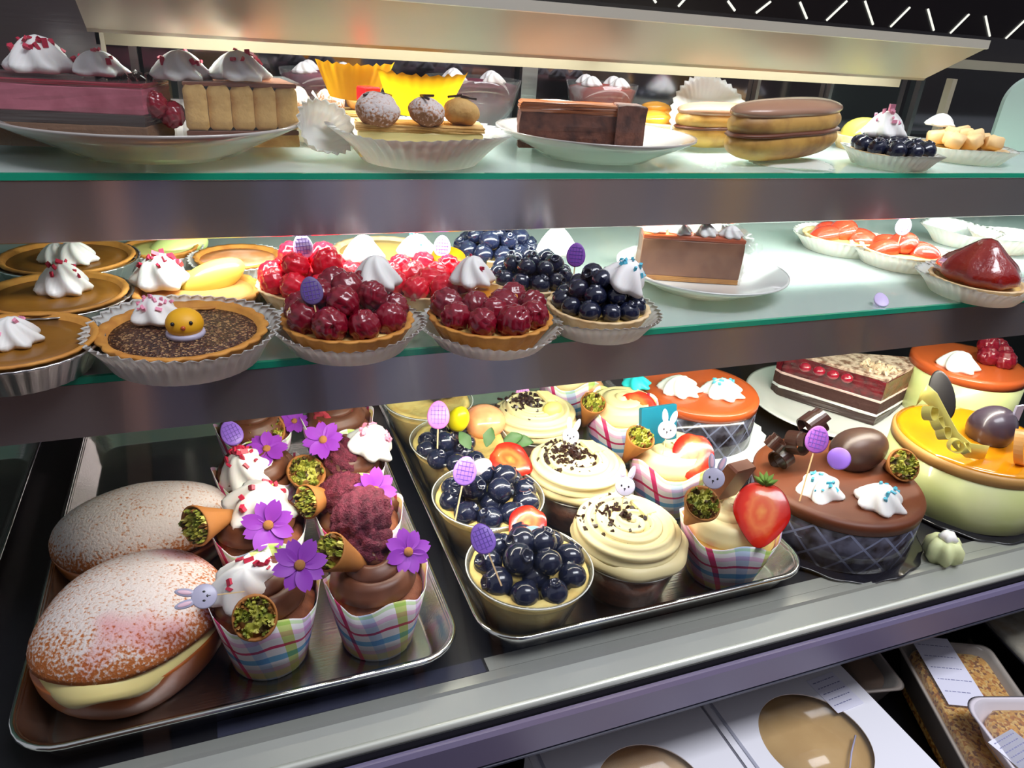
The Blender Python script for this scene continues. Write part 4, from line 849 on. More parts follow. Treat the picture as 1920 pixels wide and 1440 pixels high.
for nm, hh, mat in (('cake_layer', 0.010, CHOC), ('cream_layer', 0.0034, CREAM), ('cake_layer', 0.014, M('dark_sponge', (66, 34, 30), 0.8, bump=(260, 0.8))), ('cream_layer', 0.003, M('pink_cream', (240, 206, 200), 0.5)), ('cherry_layer', 0.023, M('cherry_filling', (112, 14, 28), 0.25, coat=0.5, bump=(160, 0.9), var=(80, (60, 12, 18), 0.4, 0.65))), ('cream_top', 0.004, M('shaved_cream', (206, 180, 160), 0.7, bump=(240, 1.0), var=(150, (120, 84, 66), 0.45, 0.65)))):
    link(nm, wedge(z, z + hh, mat), BF); z += hh
shards(BF, PZ(1650, 690, -0.320), 0.020, 60, 0.0022, M('cream_shavings', (216, 190, 160), 0.5), 6, 'chocolate_flakes')
for k in range(4):  # balls stand in for red glints on the cherry layer
    W = PZ(1508 + 26 * k, 706 + 7 * k, -0.335) + Vector((0.002, 0.004, 0.0095)); link('cherry_glint', cached('cherry_glint', lambda: ball(1, BERRYJ, 14, 0.8)), BF, W - BF.location, scale=0.0068)
# pale piped flower beside the brown cake
W = PZ(1765, 1040, -0.378)
pf = thing('cream_flower', 'pale yellow piped cream flower on the deck right of the brown cake', 'cream flower', (W.x, W.y, DK))
link('outer_petals', lathe([(0.010, 0), (0.014, 0.006), (0.0135, 0.016), (0.009, 0.022), (0.001, 0.021)], M('pale_yellow_cream', (226, 232, 176), 0.5, sss=0.1), 48, lambda th, j, t: 1 + 0.16 * math.cos(6 * th + 2 * t)), pf)
link('inner_petals', lathe([(0.005, 0.019), (0.007, 0.024), (0.004, 0.028), (0.0005, 0.027)], CREAM, 30, lambda th, j, t: 1 + 0.16 * math.cos(5 * th)), pf)

# ================================================================== LOWER GLASS SHELF
S2 = -0.180
PG = 'pumpkin tarts in foil tins on the lower shelf'
def pumpkin(px, py, R, label, mers, foil=True):
    W = PZ(px, py, S2 + 0.017); t = tart((W.x, W.y, S2), R, 0.017, label, PUMP, group=PG, foil=foil, name='pumpkin_tart', flutes=30)
    for (mx, my, r, sp, h) in mers:
        V = PZ(mx, my, S2 + 0.017 * 0.92); meringue(t, V, r, h, spr=sp, nspr=8, lobes=7)
    return t
pumpkin(28, 636, 0.0390, 'pumpkin tart in foil with pink-sprinkled cream, at the shelf front left', [(28, 642, 0.0140, PINKS, 0.014)])
pumpkin(105, 548, 0.0400, 'pumpkin tart in foil with red-flecked cream, middle of the left row', [(122, 545, 0.0160, REDS, 0.018)])
pumpkin(128, 480, 0.0420, 'pumpkin tart with two plain cream blobs, at the back left', [(108, 488, 0.0120, None, 0.012), (142, 490, 0.0150, None, 0.014)])
Wp = PZ(346, 620, S2 + 0.0155)
J = tart((Wp.x, Wp.y, S2), 0.0435, 0.0165, 'chocolate-speckled tart with pink cream and yellow chick in a paper liner', m_speck('chocolate_vermicelli', [(0, (60, 34, 26)), (0.55, (90, 54, 36)), (0.8, (168, 130, 90))], 900, 0.5, 0.8), lin_r=0.0505, lin_h=0.019, flutes=22)
V = PY(296, 598, 0.436); meringue(J, V, 0.0145, 0.014, spr=PINKS, nspr=18, lobes=5)
V = PY(346, 606, 0.412); ch = link('chick_candy', ball(0.0098, CHICK, 20, 0.85), J, V - J.location, (0, 0, 0), label='yellow chick face candy')
for s in (-1, 1): link('eye', ball(0.0011, INK, 8), ch, (0.0045 * s - 0.001, -0.0083, 0.003))
link('beak', ball(0.0013, PEACH, 8), ch, (-0.0005, -0.0096, 0.0008)); link('white_base', lathe([(0.0085, -0.0085), (0.0102, -0.006), (0.0100, -0.0045), (0.009, -0.004)], WHITEP, 24), ch)
# pear tart and friends behind it
Wp = PZ(372, 545, S2 + 0.014)
H4 = tart((Wp.x, Wp.y, S2), 0.0380, 0.015, 'pear tart with a sprinkled meringue behind the chocolate-speckled tart', M('almond_filling', (206, 150, 84), 0.5, bump=(100, 0.4)), lin_r=0.047, lin_h=0.010)
V = PY(305, 532, 0.500); meringue(H4, V, 0.0190, 0.020, spr=REDS, nspr=14, lobes=6)
V = PY(400, 522, 0.502); egg(H4, V, 0.0110, M('pear_slice', (212, 206, 92), 0.3, coat=0.4), 'pear_slice', (0.2, 1.2, 0.5), k=2.0)
Wp = PZ(446, 480, S2 + 0.014)
H5 = tart((Wp.x, Wp.y, S2), 0.0300, 0.014, 'apple tart in white liner under the upper rail, behind the pear tart', M('baked_apple', (214, 140, 84), 0.4, var=(70, (244, 190, 160), 0.4, 0.7)), lin_r=0.034, lin_h=0.013)
Wp = PZ(300, 462, S2 + 0.014)
H6 = tart((Wp.x, Wp.y, S2), 0.0260, 0.014, 'tart with pale green melon wedges behind the pear tart', M('melon_filling', (216, 214, 130), 0.4), lin_r=0.030, lin_h=0.013)
V = PY(335, 468, 0.60); egg(H6, V, 0.012, M('melon_wedge', (206, 224, 140), 0.3), 'melon_wedge', (0, 1.3, 0.3), k=1.9)

def berrytart(px, py, R, label, kind, lin_r, spots, r, group=None, lh=0.014, crust=None, h=0.0158):
    W = PZ(px, py, S2 + h); t = tart((W.x, W.y, S2), R, h, label, M('pastry_cream', (226, 190, 110), 0.5), crust, lin_r=lin_r, lin_h=lh, group=group)
    berries(t, (W.x, W.y, S2 + h * 0.85), spots, r, kind); return t
RGp = 'raspberry tarts on the lower shelf'
K = berrytart(652, 597, 0.0385, 'dark raspberry tart with lilac egg pick and a tall cream star', 'rasp', 0.0460, mound(0.0275, 0.0090, 2), 0.0096, RGp, 0.015)
V = PY(706, 535, 0.430); meringue(K, V, 0.0155, 0.019, lobes=6)
V = PY(584, 545, 0.408); eggpick(K, V, 0.0080, facing(V, 0.15, 0.1), 1.2, M('dull_lilac', (104, 84, 140), 0.4))
Mm = berrytart(920, 591, 0.0385, 'raspberry tart with an orange slice and peaked cream', 'rasp', 0.0450, [s for s in mound(0.0275, 0.0086, 1) if s[1] < 0.012 or abs(s[0]) > .018], 0.0096, RGp, 0.012)
V = PY(886, 530, 0.436); meringue(Mm, V, 0.0150, 0.018, spr=REDS, nspr=4, lobes=6)
V = PY(928, 562, 0.420); link('orange_slice', lathe([(0.0120, 0), (0.0135, 0.001), (0.013, 0.004), (0.001, 0.0045)], M('orange_slice', (206, 130, 30), 0.2, coat=0.7, var=(80, (226, 160, 60), 0.4, 0.7)), 24), Mm, V - Mm.location, (0.15, 0, 0), (1.1, 1, 1))
L1 = berrytart(583, 532, 0.0350, 'bright raspberry tart with a pale egg pick, behind the dark raspberry tart', 'raspb', 0.0420, mound(0.0255, 0.0088, 2), 0.0094, RGp, 0.012, CRUSTP)
V = PY(568, 462, 0.485); eggpick(L1, V, 0.0080, facing(V, 0.1, 0.1), 1.5, M('pale_lilac', (214, 196, 240), 0.4), 'pale lilac egg pick')
V = PY(682, 488, 0.500); meringue(L1, V, 0.0145, 0.018, lobes=6)
N1 = berrytart(800, 532, 0.0330, 'bright raspberry and orange tart behind the two dark raspberry tarts', 'raspb', 0.0390, [s for s in mound(0.0265, 0.0085, 1)], 0.0092, RGp, 0.011, CRUSTP)
V = PY(840, 492, 0.500); link('orange_slice', lathe([(0.0110, 0), (0.0125, 0.001), (0.012, 0.006), (0.001, 0.007)], WAFERY, 24), N1, V - N1.location, (0.3, 0, 0))
V = PY(782, 476, 0.515); meringue(N1, V, 0.0150, 0.015, spr=BLUES, nspr=6, lobes=6)
V = PY(829, 462, 0.500); eggpick(N1, V, 0.0078, facing(V, 0.0, 0.1), 1.2, M('pink_lilac', (206, 170, 226), 0.4), 'pinkish egg pick')
Wp = PZ(718, 470, S2 + 0.014)
tart((Wp.x, Wp.y, S2), 0.0380, 0.015, 'golden custard tart just under the upper rail between the raspberry tarts', M('golden_custard', (244, 200, 110), 0.3, coat=0.3), CRUSTP, 'custard_tart', 0.043)
BGp = 'blueberry tarts on the lower shelf'
Ob = berrytart(1122, 573, 0.0345, 'blueberry tart with purple egg pick and blue-sprinkled cream, at the shelf front', 'blue', 0.0420, mound(0.0245, 0.0066, 3), 0.0072, BGp, 0.015, CRUSTP)
V = PY(1165, 536, 0.402); meringue(Ob, V, 0.0160, 0.019, spr=BLUES, nspr=12, lobes=5, rot=(0.3, 0.25, 0.3))
V = PY(1080, 478, 0.440); eggpick(Ob, V, 0.0082, facing(V, 0.0, 0.1), 1.2, M('deep_purple_plastic', (134, 76, 176), 0.4), 'purple egg-shaped pick')
Pb = berrytart(996, 522, 0.0340, 'blueberry tart with white cream, behind the front blueberry tart', 'blue', 0.0390, mound(0.0240, 0.0066, 2), 0.0072, BGp, 0.012, CRUSTP)
V = PY(1043, 476, 0.520); meringue(Pb, V, 0.0165, 0.022, lobes=6)
Pc = berrytart(930, 470, 0.0330, 'farthest blueberry tart, cut off by the upper rail', 'blue', 0.0380, mound(0.0270, 0.0070, 2), 0.0078, BGp, 0.012, CRUSTP)
# chocolate mousse slice, plated
Q = plate((0.3570, 0.4800, S2), 0.0680, 'grey-white plate under the wrapped mousse slice on the lower shelf', 0.015, M('white_porcelain', (226, 226, 224), 0.2, coat=0.4))
QS = thing('mousse_slice', 'brown mousse slice with cream blobs in clear wrap on the lower shelf', 'cake slice', (0.3510, 0.4860, S2 + 0.0048))
def quad(ps, z, c): return [((PZ(px, py, z) - Vector(c)).x, (PZ(px, py, z) - Vector(c)).y) for px, py in ps]
qp = [(-0.0450, 0.004), (0.0300, -0.024), (0.0410, 0.012), (-0.0300, 0.036)]
link('crumb_base', prism(qp, 0.0, 0.004, CRUST, 0.0005, 4, 0.0003), QS); link('mousse_layer', prism(qp, 0.004, 0.033, M('cocoa_mousse', (156, 106, 76), 0.45, var=(60, (128, 80, 54), 0.4, 0.7), bump=(60, 0.2)), 0.0008, 4, 0.0003), QS)
link('glaze_layer', prism(qp, 0.033, 0.0365, PEACH, 0.0008, 4, 0.0002), QS)
for k, (u, v) in enumerate([(i, j) for i in range(4) for j in range(2)]):
    x = -0.032 + u * 0.0185; y = 0.010 - u * 0.0075 + v * 0.016; link('cream_blob', cached(('mer', CREAM.name, 6), lambda: meringue_mesh(CREAM, 6)), QS, (x, y, 0.0365), (0, 0, k), (0.0100, 0.0100, 0.009))
link('clear_wrap', prism([(-0.0465, 0.003), (0.031, -0.0255), (0.0435, 0.012), (-0.031, 0.0375)], 0.0, 0.0425, FILM, 0), QS)
def crumple(sx, sz, seed):
    rr = random.Random(seed); n, m = 14, 10; vs, fs = [], []
    for j in range(m):
        for i in range(n): vs.append(((i / (n - 1) - .5) * sx + rr.uniform(-.1, .1) * sx, 0.004 * math.sin(i * 1.4 + j) + rr.uniform(-.0025, .0025), j / (m - 1) * sz + rr.uniform(-.04, .04) * sz))
    for j in range(m - 1):
        for i in range(n - 1): a = j * n + i; fs.append((a, a + 1, a + n + 1, a + n))
    return mk(vs, fs, FILM, False)
link('wrap_gather', crumple(0.024, 0.036, 4), QS, (0.041, -0.010, 0.0), (0, 0.15, 0.7)); link('wrap_gather', crumple(0.020, 0.030, 9), QS, (0.048, -0.002, 0.0), (0, 0.35, 0.3))
# strawberry tarts at the right
TG = 'strawberry tarts in white liners on the lower shelf'
Wp = PZ(1832, 523, S2 + 0.014)
R3 = tart((Wp.x, Wp.y, S2), 0.0370, 0.014, 'tart with one big dark glazed strawberry, nearest of the three', M('pastry_cream', (226, 190, 110), 0.5), CRUSTP, lin_r=0.047, lin_h=0.016, group=TG, name='strawberry_tart')
link('glazed_strawberry', lathe([(0.026, 0), (0.0315, 0.005), (0.0310, 0.011), (0.0255, 0.018), (0.017, 0.0245), (0.011, 0.030), (0.006, 0.0345), (0.001, 0.036)], STRAWD, 48, lambda th, j, t: 1 + 0.05 * math.sin(3 * th + 1) + 0.035 * math.sin(9 * th + 5 * t)), R3, (0, 0, 0.0125))
def redtart(px, py, R, label, n):
    W = PZ(px, py, S2 + 0.014); t = tart((W.x, W.y, S2), R, 0.014, label, M('pastry_cream', (226, 190, 110), 0.5), CRUSTP, lin_r=R * 1.22, lin_h=0.015, group=TG, name='strawberry_tart')
    GS = M('glazed_strawberry_bright', (226, 40, 22), 0.12, coat=1.0, var=(50, (236, 100, 30), 0.45, 0.75), bump=(300, 0.3))
    for k in range(n):
        a = 2.4 * k + 0.6; q = 0 if k == n - 1 else R * 0.50
        link('strawberry_piece', cached('gs', lambda: ball(1, GS, 18, 0.7, sx=1.2)), t, (q * math.cos(a), q * math.sin(a), 0.014 + 0.006 * (k == n - 1)), (0.2, 0.2, a), 0.0135 if R > 0.033 else 0.0115)
    return t
R1 = redtart(1690, 468, 0.0370, 'tart of bright glazed strawberries with pale egg pick, middle of the three', 5)
V = PY(1694, 424, 0.50); eggpick(R1, V, 0.0085, facing(V, 0, 0.1), 1.0, M('pale_lilac', (214, 196, 240), 0.4), 'pale egg pick')
redtart(1578, 442, 0.0370, 'tart of red strawberries cut off by the upper rail, farthest of the three', 5)
W = PZ(1652, 570, S2 + 0.002); ep = link('egg_pick', mk(*_ell(0.78, 1.0, 0.12, 22), M('pale_lilac', (214, 196, 240), 0.4)), None, (W.x, W.y + 0.001, S2 + 0.0050), (0.55, 0, -0.5), 0.0072); tag(ep, 'loose pale lilac egg pick lying near the shelf front edge', 'cake pick')
for k, (px, py, r, n_) in enumerate(((1800, 440, 0.040, 36), (1880, 452, 0.036, 30))):
    W = PZ(px, py, S2 + 0.01); t = thing('paper_case', ('empty pleated paper case behind the dark strawberry tart', 'empty pleated paper case at the far right of the lower shelf')[k], 'paper liner', (W.x, W.y, S2)); liner(t, (0, 0, 0.0002), r * 0.6, r, 0.018, n_, name='pleated_paper')

# ================================================================== UPPER GLASS SHELF
S1 = -0.090
plate((-0.0320, 0.5520, S1), 0.0930, 'large grey-white plate at the left end of the upper shelf', 0.021)
PS = thing('pink_mousse_slice', 'pink and brown layered cake slice with cream, at the left', 'cake slice', (-0.085, 0.545, S1 + 0.0058))
pp = [(-0.037, -0.014), (0.050, -0.030), (0.064, 0.006), (-0.035, 0.028)]
z = 0.0
for nm, hh, mat in (('sponge_base', 0.0135, M('tan_sponge', (120, 84, 56), 0.75, bump=(200, 0.6))), ('chocolate_layer', 0.0065, CHOC), ('pink_layer', 0.0145, PINKM), ('jelly_layer', 0.003, BERRYJ)):
    link(nm, prism(pp, z, z + hh, mat, 0.0006, 5, 0.0004), PS); z += hh
V = PY(78, 134, 0.545); meringue(PS, V, 0.0200, 0.020, spr=REDS, nspr=14, lobes=6)
V = PY(186, 140, 0.545); meringue(PS, V, 0.0180, 0.014, spr=REDS, nspr=10, lobes=6)
shards(PS, PY(235, 142, 0.545), 0.016, 40, 0.0018, CHOC, 4)
V = PY(290, 196, 0.526); berries(PS, V, [(0, 0, 0), (0.009, 0.004, -0.006), (-0.010, 0, 0.004)], 0.0080, 'rasp')
link('clear_wrap', prism([(-0.038, -0.015), (0.051, -0.0315), (0.0655, 0.006), (-0.036, 0.0295)], 0.0, 0.0380, FILM, 0), PS)
LS = thing('ladyfinger_slice', 'golden ladyfinger cake slice in clear wrap on the large plate', 'cake slice', (0.016, 0.548, S1 + 0.0058))
for k in range(5):
    link('ladyfinger', prism([(-.0068, -.008), (.0068, -.008), (.0068, .008), (-.0068, .008)], 0.010, 0.0375, SPONGE, 0.003, 3, 0.0002, True), LS, (-0.022 + 0.0138 * k, -0.014 + 0.002 * k, 0))
link('cake_core', prism([(-0.026, -0.006), (0.038, 0.002), (0.034, 0.034), (-0.020, 0.030)], 0.0, 0.0365, SPONGE, 0.001, 3, 0.0003), LS)
link('coffee_layer', prism([(-0.029, -0.022), (0.040, -0.013), (0.038, 0.004), (-0.026, -0.004)], 0.0075, 0.0103, CHOCB, 0.0004, 3), LS); link('sponge_base', prism([(-0.029, -0.022), (0.040, -0.013), (0.038, 0.004), (-0.026, -0.004)], 0.0, 0.0075, SPONGE, 0.0006, 3, 0.0002), LS)
link('jelly_layer', prism([(-0.0285, -0.020), (0.040, -0.012), (0.034, 0.034), (-0.020, 0.030)], 0.0365, 0.0392, CARAM, 0.0006, 2), LS)
V = PY(342, 148, 0.545); meringue(LS, V, 0.0190, 0.017, spr=REDS, nspr=12, lobes=7)
V = PY(450, 148, 0.545); meringue(LS, V, 0.0200, 0.017, spr=REDS, nspr=10, lobes=7)
link('clear_wrap', prism([(-0.0310, -0.0240), (0.0425, -0.0145), (0.0370, 0.0365), (-0.0230, 0.0320)], 0.0, 0.0400, FILM, 0), LS)
link('wrap_gather', crumple(0.022, 0.034, 12), LS, (0.050, -0.010, 0.0), (0, 0.3, 0.6))

# napoleon pastries in pleated liners
def napoleon(loc, s, label, group='napoleon pastries in pleated liners', rot=0.0):
    t = thing('napoleon_pastry', label, 'pastry', loc, group)
    liner(t, (0, 0, 0), 0.036 * s, 0.056 * s, 0.020 * s, 44, 0.04)
    q = [(-0.040 * s, -0.010 * s), (0.036 * s, -0.016 * s), (0.042 * s, 0.012 * s), (-0.036 * s, 0.018 * s)]
    link('custard_block', prism(q, 0.0040, 0.019 * s, CUSTARD, 0.001, 4, 0.0005), t, rot=(0, 0, rot))
    link('pastry_sheet', prism([(a * 1.03, b * 1.06) for a, b in q], 0.019 * s, 0.0225 * s, PASTRY, 0.0006, 6, 0.0010), t, rot=(0, 0, rot))
    for k, (x, y, r, m) in enumerate(((-0.027, -0.004, 0.0135, MATS['sugar_puff']), (0.002, -0.008, 0.0115, MATS['sugar_puff']), (0.026, -0.002, 0.0115, PASTRY))):
        link('cream_puff', cached(('puff', m.name), lambda: ball(1, m, 20, 0.72, 16, 0.10)) if False else ball(r * s, m, 20, 0.75, 14, 0.10), t, (x * s, y * s, 0.030 * s), (0.2, 0.1, k), 1)
        link('chocolate_drizzle', cached('driz', lambda: sweep([(-.009, -.004, .0085), (-.003, .003, .0095), (.003, -.003, .0095), (.009, .004, .0080)], 0.0008, CHOC, 6)), t, (x * s, y * s, 0.030 * s), (0, 0, k), s)
    return t
T1 = napoleon((0.1350, 0.5200, S1), 1.10, 'napoleon pastry in a pleated liner with a bright orange wafer fan')
def fan():
    n = 21; vs, fs = [], []
    for z, k, h in ((0, 0.62, 0), (0, 1.0, 1)):
        pass
    for j in range(5):
        t = j / 4
        for i in range(n):
            s = i / (n - 1) * 2 - 1; vs.append((s * (0.0185 + 0.0115 * t), -0.006 * (1 - s * s) + 0.0012 * math.sin(s * 26) * t, t * 0.028 + 0.0012 * math.cos(s * 26) * (t == 1)))
    for j in range(4):
        for i in range(n - 1): a = j * n + i; fs.append((a, a + 1, a + n + 1, a + n))
    return mk(vs, fs, WAFERY)
V = PY(786, 212, 0.548); link('orange_wafer_fan', cached('fan', fan), T1, V - T1.location, (0.35, 0, 0), 1.08)
V = PY(691, 176, 0.56); link('red_cube', prism([(-.006, -.006), (.006, -.006), (.006, .006), (-.006, .006)], -0.005, 0.005, REDC, 0.001), T1, V - T1.location, (0, 0, 0.4))
T2 = napoleon((0.0870, 0.6180, S1), 0.95, 'napoleon pastry with a wafer fan, standing behind the first napoleon')
V = PY(664, 182, 0.590); link('orange_wafer_fan', cached('fan', fan), T2, V - T2.location, (0.35, 0, 0), 0.95)
W = PZ(598, 300, S1); t = thing('paper_case', 'crumpled empty pleated paper case beside the large plate', 'paper liner', (W.x, W.y + 0.008, S1))
liner(t, (0, 0, 0.0125), 0.010, 0.020, 0.016, 20, 0.06, name='pleated_paper', rot=(0.9, 0.3, 0.2))
W = PZ(1062, 300, S1)
plate((0.2840, 0.5480, S1), 0.0790, 'small grey-white plate under the brown date square', 0.018)
US = thing('date_square', 'brown date square cake on the small upper-shelf plate', 'cake slice', (0.2690, 0.5480, S1 + 0.0060))
uq = [(-0.052, -0.006), (0.036, -0.022), (0.046, 0.008), (-0.042, 0.024)]
link('date_layer', prism(uq, 0, 0.026, DATE, 0.001, 6, 0.0008), US); link('caramel_top', prism([(a * 1.01, b * 1.02) for a, b in uq], 0.026, 0.033, CARAM, 0.0015, 6, 0.0009), US)
link('cut_slab', prism([(0.020, -0.024), (0.046, -0.022), (0.050, 0.002), (0.030, 0.004)], 0.0, 0.034, DATE, 0.001, 4, 0.0006), US, label='separate cut piece leaning at the end')
# eclairs
def eclair(loc, L, r, rot, label, s=1.0, tilt=0.0):
    t = thing('eclair', label, 'pastry', loc, 'mocha-iced eclairs on the upper shelf')
    def body(z0, z1, mat, k, nm):
        n, m = 28, 18
        def fn(i, j):
            th = 2 * PI * i / n; u = j / (m - 1) * 2 - 1; q = max(0.02, (1 - abs(u) ** 2.8) ** 0.5); zc = (z0 + z1) / 2; hz = (z1 - z0) / 2
            return (u * L / 2 * k, r * k * q * math.cos(th) * (1 + 0.04 * math.sin(7 * u)), zc + hz * max(q, 0.3 if abs(u) < 1 else 0.02) * math.sin(th))
        return link(nm, grid(n, m, fn, mat=mat, capb=True, capt=True), t, rot=(0, tilt, rot))
    body(0.001, r * 1.50, ECL, 0.985, 'bottom_half'); body(r * 0.86, r * 1.30, CHOCB, 1.0, 'cream_filling'); body(r * 0.72, r * 2.12, ECL, 0.985, 'top_half'); body(r * 1.45, r * 2.26, MOCHA, 0.97, 'mocha_icing')
    return t
eclair((0.4480, 0.5240, S1 + 0.0015), 0.140, 0.0220, 0.26, 'large mocha-iced eclair in front on the upper shelf', tilt=-0.035)
eclair((0.4200, 0.5830, S1 + 0.001), 0.090, 0.0175, 0.16, 'eclair half hidden behind the large front eclair')
W = PZ(1330, 312, S1); t = thing('paper_case', 'flat white paper case lying under the front eclair', 'paper liner', (0.452, 0.515, S1)); liner(t, (0, 0, 0.0001), 0.030, 0.036, 0.0010, 30, 0.03, name='pleated_paper')
V = PY(1325, 222, 0.612); t = thing('paper_case', 'white fluted paper case standing upright behind the eclairs', 'paper liner', (V.x, V.y, S1))
liner(t, (0, 0, 0.018), 0.026, 0.043, 0.008, 40, 0.03, name='pleated_paper', rot=(1.15, 0, 0))
# berry tartlet and profiterole tart on the right
Wp = PZ(1672, 285, S1 + 0.012)
X1 = tart((Wp.x, Wp.y, S1), 0.0340, 0.012, 'small berry tart with pink-sprinkled cream at the right of the upper shelf', M('pastry_cream', (226, 190, 110), 0.5), CRUSTP, lin_r=0.0420, lin_h=0.014)
berries(X1, (Wp.x, Wp.y, S1 + 0.0100), [s for s in mound(0.0270, 0.0072, 1) ], 0.0080)
V = PY(1655, 256, 0.530); meringue(X1, V, 0.0200, 0.022, spr=PINKS, nspr=14, lobes=6)
V = PY(1672, 204, 0.530); link('pink_candy', prism([(-.003, -.001), (.003, -.001), (.003, .001), (-.003, .001)], -0.004, 0.004, PINKS, 0.0003), X1, V - X1.location)
Wp = PZ(1800, 275, S1 + 0.012)
X2 = tart((Wp.x, Wp.y, S1), 0.0420, 0.012, 'tart piled with golden cream cubes at the right end of the upper shelf', M('pastry_cream', (226, 190, 110), 0.5), CRUSTP, lin_r=0.0500, lin_h=0.014)
TOAST = M('toasted_cube', (240, 206, 150), 0.6, var=(60, (220, 150, 80), 0.5, 0.75), sss=0.1)
rr = random.Random(3)
for k in range(13):
    a = 2.399 * k; q = 0.0085 * math.sqrt(k); link('sponge_cube', cached('tcube', lambda: prism([(-1, -1), (1, -1), (1, 1), (-1, 1)], -0.9, 0.9, TOAST, 0.3, 2, 0.03, True)), X2, (q * math.cos(a), q * math.sin(a), 0.019 + (0.004 if k < 4 else 0)), (rr.uniform(-.4, .4), rr.uniform(-.4, .4), rr.uniform(0, 3)), 0.0066)
V = PY(1762, 236, 0.575); meringue(X2, V, 0.0145, 0.012, lobes=5)
V = PY(1622, 240, 0.600); t = thing('lemon_tart', 'yellow-topped tart peeping out behind the small berry tart', 'tart', (V.x, V.y, S1)); link('crust', lathe([(0.022, 0), (0.028, 0.012), (0.027, 0.0135), (0.024, 0.012)], CRUSTP, 60, lambda th, j, q: 1 + 0.02 * math.cos(20 * th)), t); link('lemon_dome', ball(0.022, M('lemon_curd', (234, 220, 96), 0.2, coat=0.5), 22, 0.75), t, (0, 0, 0.014))
# background pieces at the rear of the upper shelf
Wp = PY(1225, 232, 0.640)
t = thing('orange_tart', 'orange fruit tart behind the small plate on the upper shelf', 'tart', (Wp.x, Wp.y, S1)); liner(t, (0, 0, 0), 0.028, 0.042, 0.014, 40)
link('crust', lathe([(0.030, 0.0012), (0.036, 0.016), (0.035, 0.018), (0.032, 0.016), (0.001, 0.016)], CRUSTP, 60, lambda th, j, q: 1 + 0.02 * math.cos(20 * th)), t)
for k in range(6): link('peach_slice', cached('pch', lambda: ball(1, M('golden_peach', (248, 176, 50), 0.25, coat=0.6), 16, 0.6, sx=1.5)), t, (0.018 * math.cos(k * 1.05), 0.018 * math.sin(k * 1.05), 0.021), (0.3, 0, k * 1.05 + 1.5), 0.0105)
link('peach_slice', cached('pch', None), t, (0, 0, 0.028), scale=0.0105)
def bowl(px, py, y, r, label, mat):  # added bowls stand in for blurred cake reflections in the mirror doors
    W = PY(px, py, y); t = thing('reflection_bowl', label, 'reflection stand-in', (W.x, W.y, S1), 'bowls standing in for mirror reflections along the upper shelf back')
    link('stand_in_bowl', lathe([(r * 0.35, 0), (r * 0.5, 0.002), (r * 0.86, 0.022), (r, 0.046), (r * 0.985, 0.046), (r * 0.84, 0.023), (r * 0.45, 0.004)], JAR, 48, capt=False), t)
    link('berry_reflection', lathe([(r * 0.44, 0.0045), (r * 0.82, 0.0235), (r * 0.95, 0.041), (r * 0.6, 0.044), (0.001, 0.045)], mat, 48), t)
    for k in range(4): link('cream_blob', cached(('mer', CREAM.name, 6), lambda: meringue_mesh(CREAM, 6)), t, (r * 0.55 * math.cos(k * 1.6 + 0.5), r * 0.55 * math.sin(k * 1.6 + 0.5), 0.043), (0, 0, k), (0.010, 0.010, 0.009))
    return t
bowl(885, 200, 0.660, 0.042, 'rose bowl standing in for a mirror reflection behind the orange fan', M('rose_reflection', (116, 34, 58), 0.5, var=(50, (90, 24, 54), 0.4, 0.7)))
bowl(610, 195, 0.672, 0.036, 'deep berry bowl standing in for a mirror reflection behind the ladyfinger slice', M('berry_reflection', (104, 22, 60), 0.5, var=(50, (140, 40, 66), 0.4, 0.7)))
bowl(1125, 195, 0.672, 0.034, 'red bowl standing in for a mirror reflection above the date square', M('red_reflection', (170, 56, 40), 0.4, var=(30, (200, 180, 176), 0.5, 0.6)))

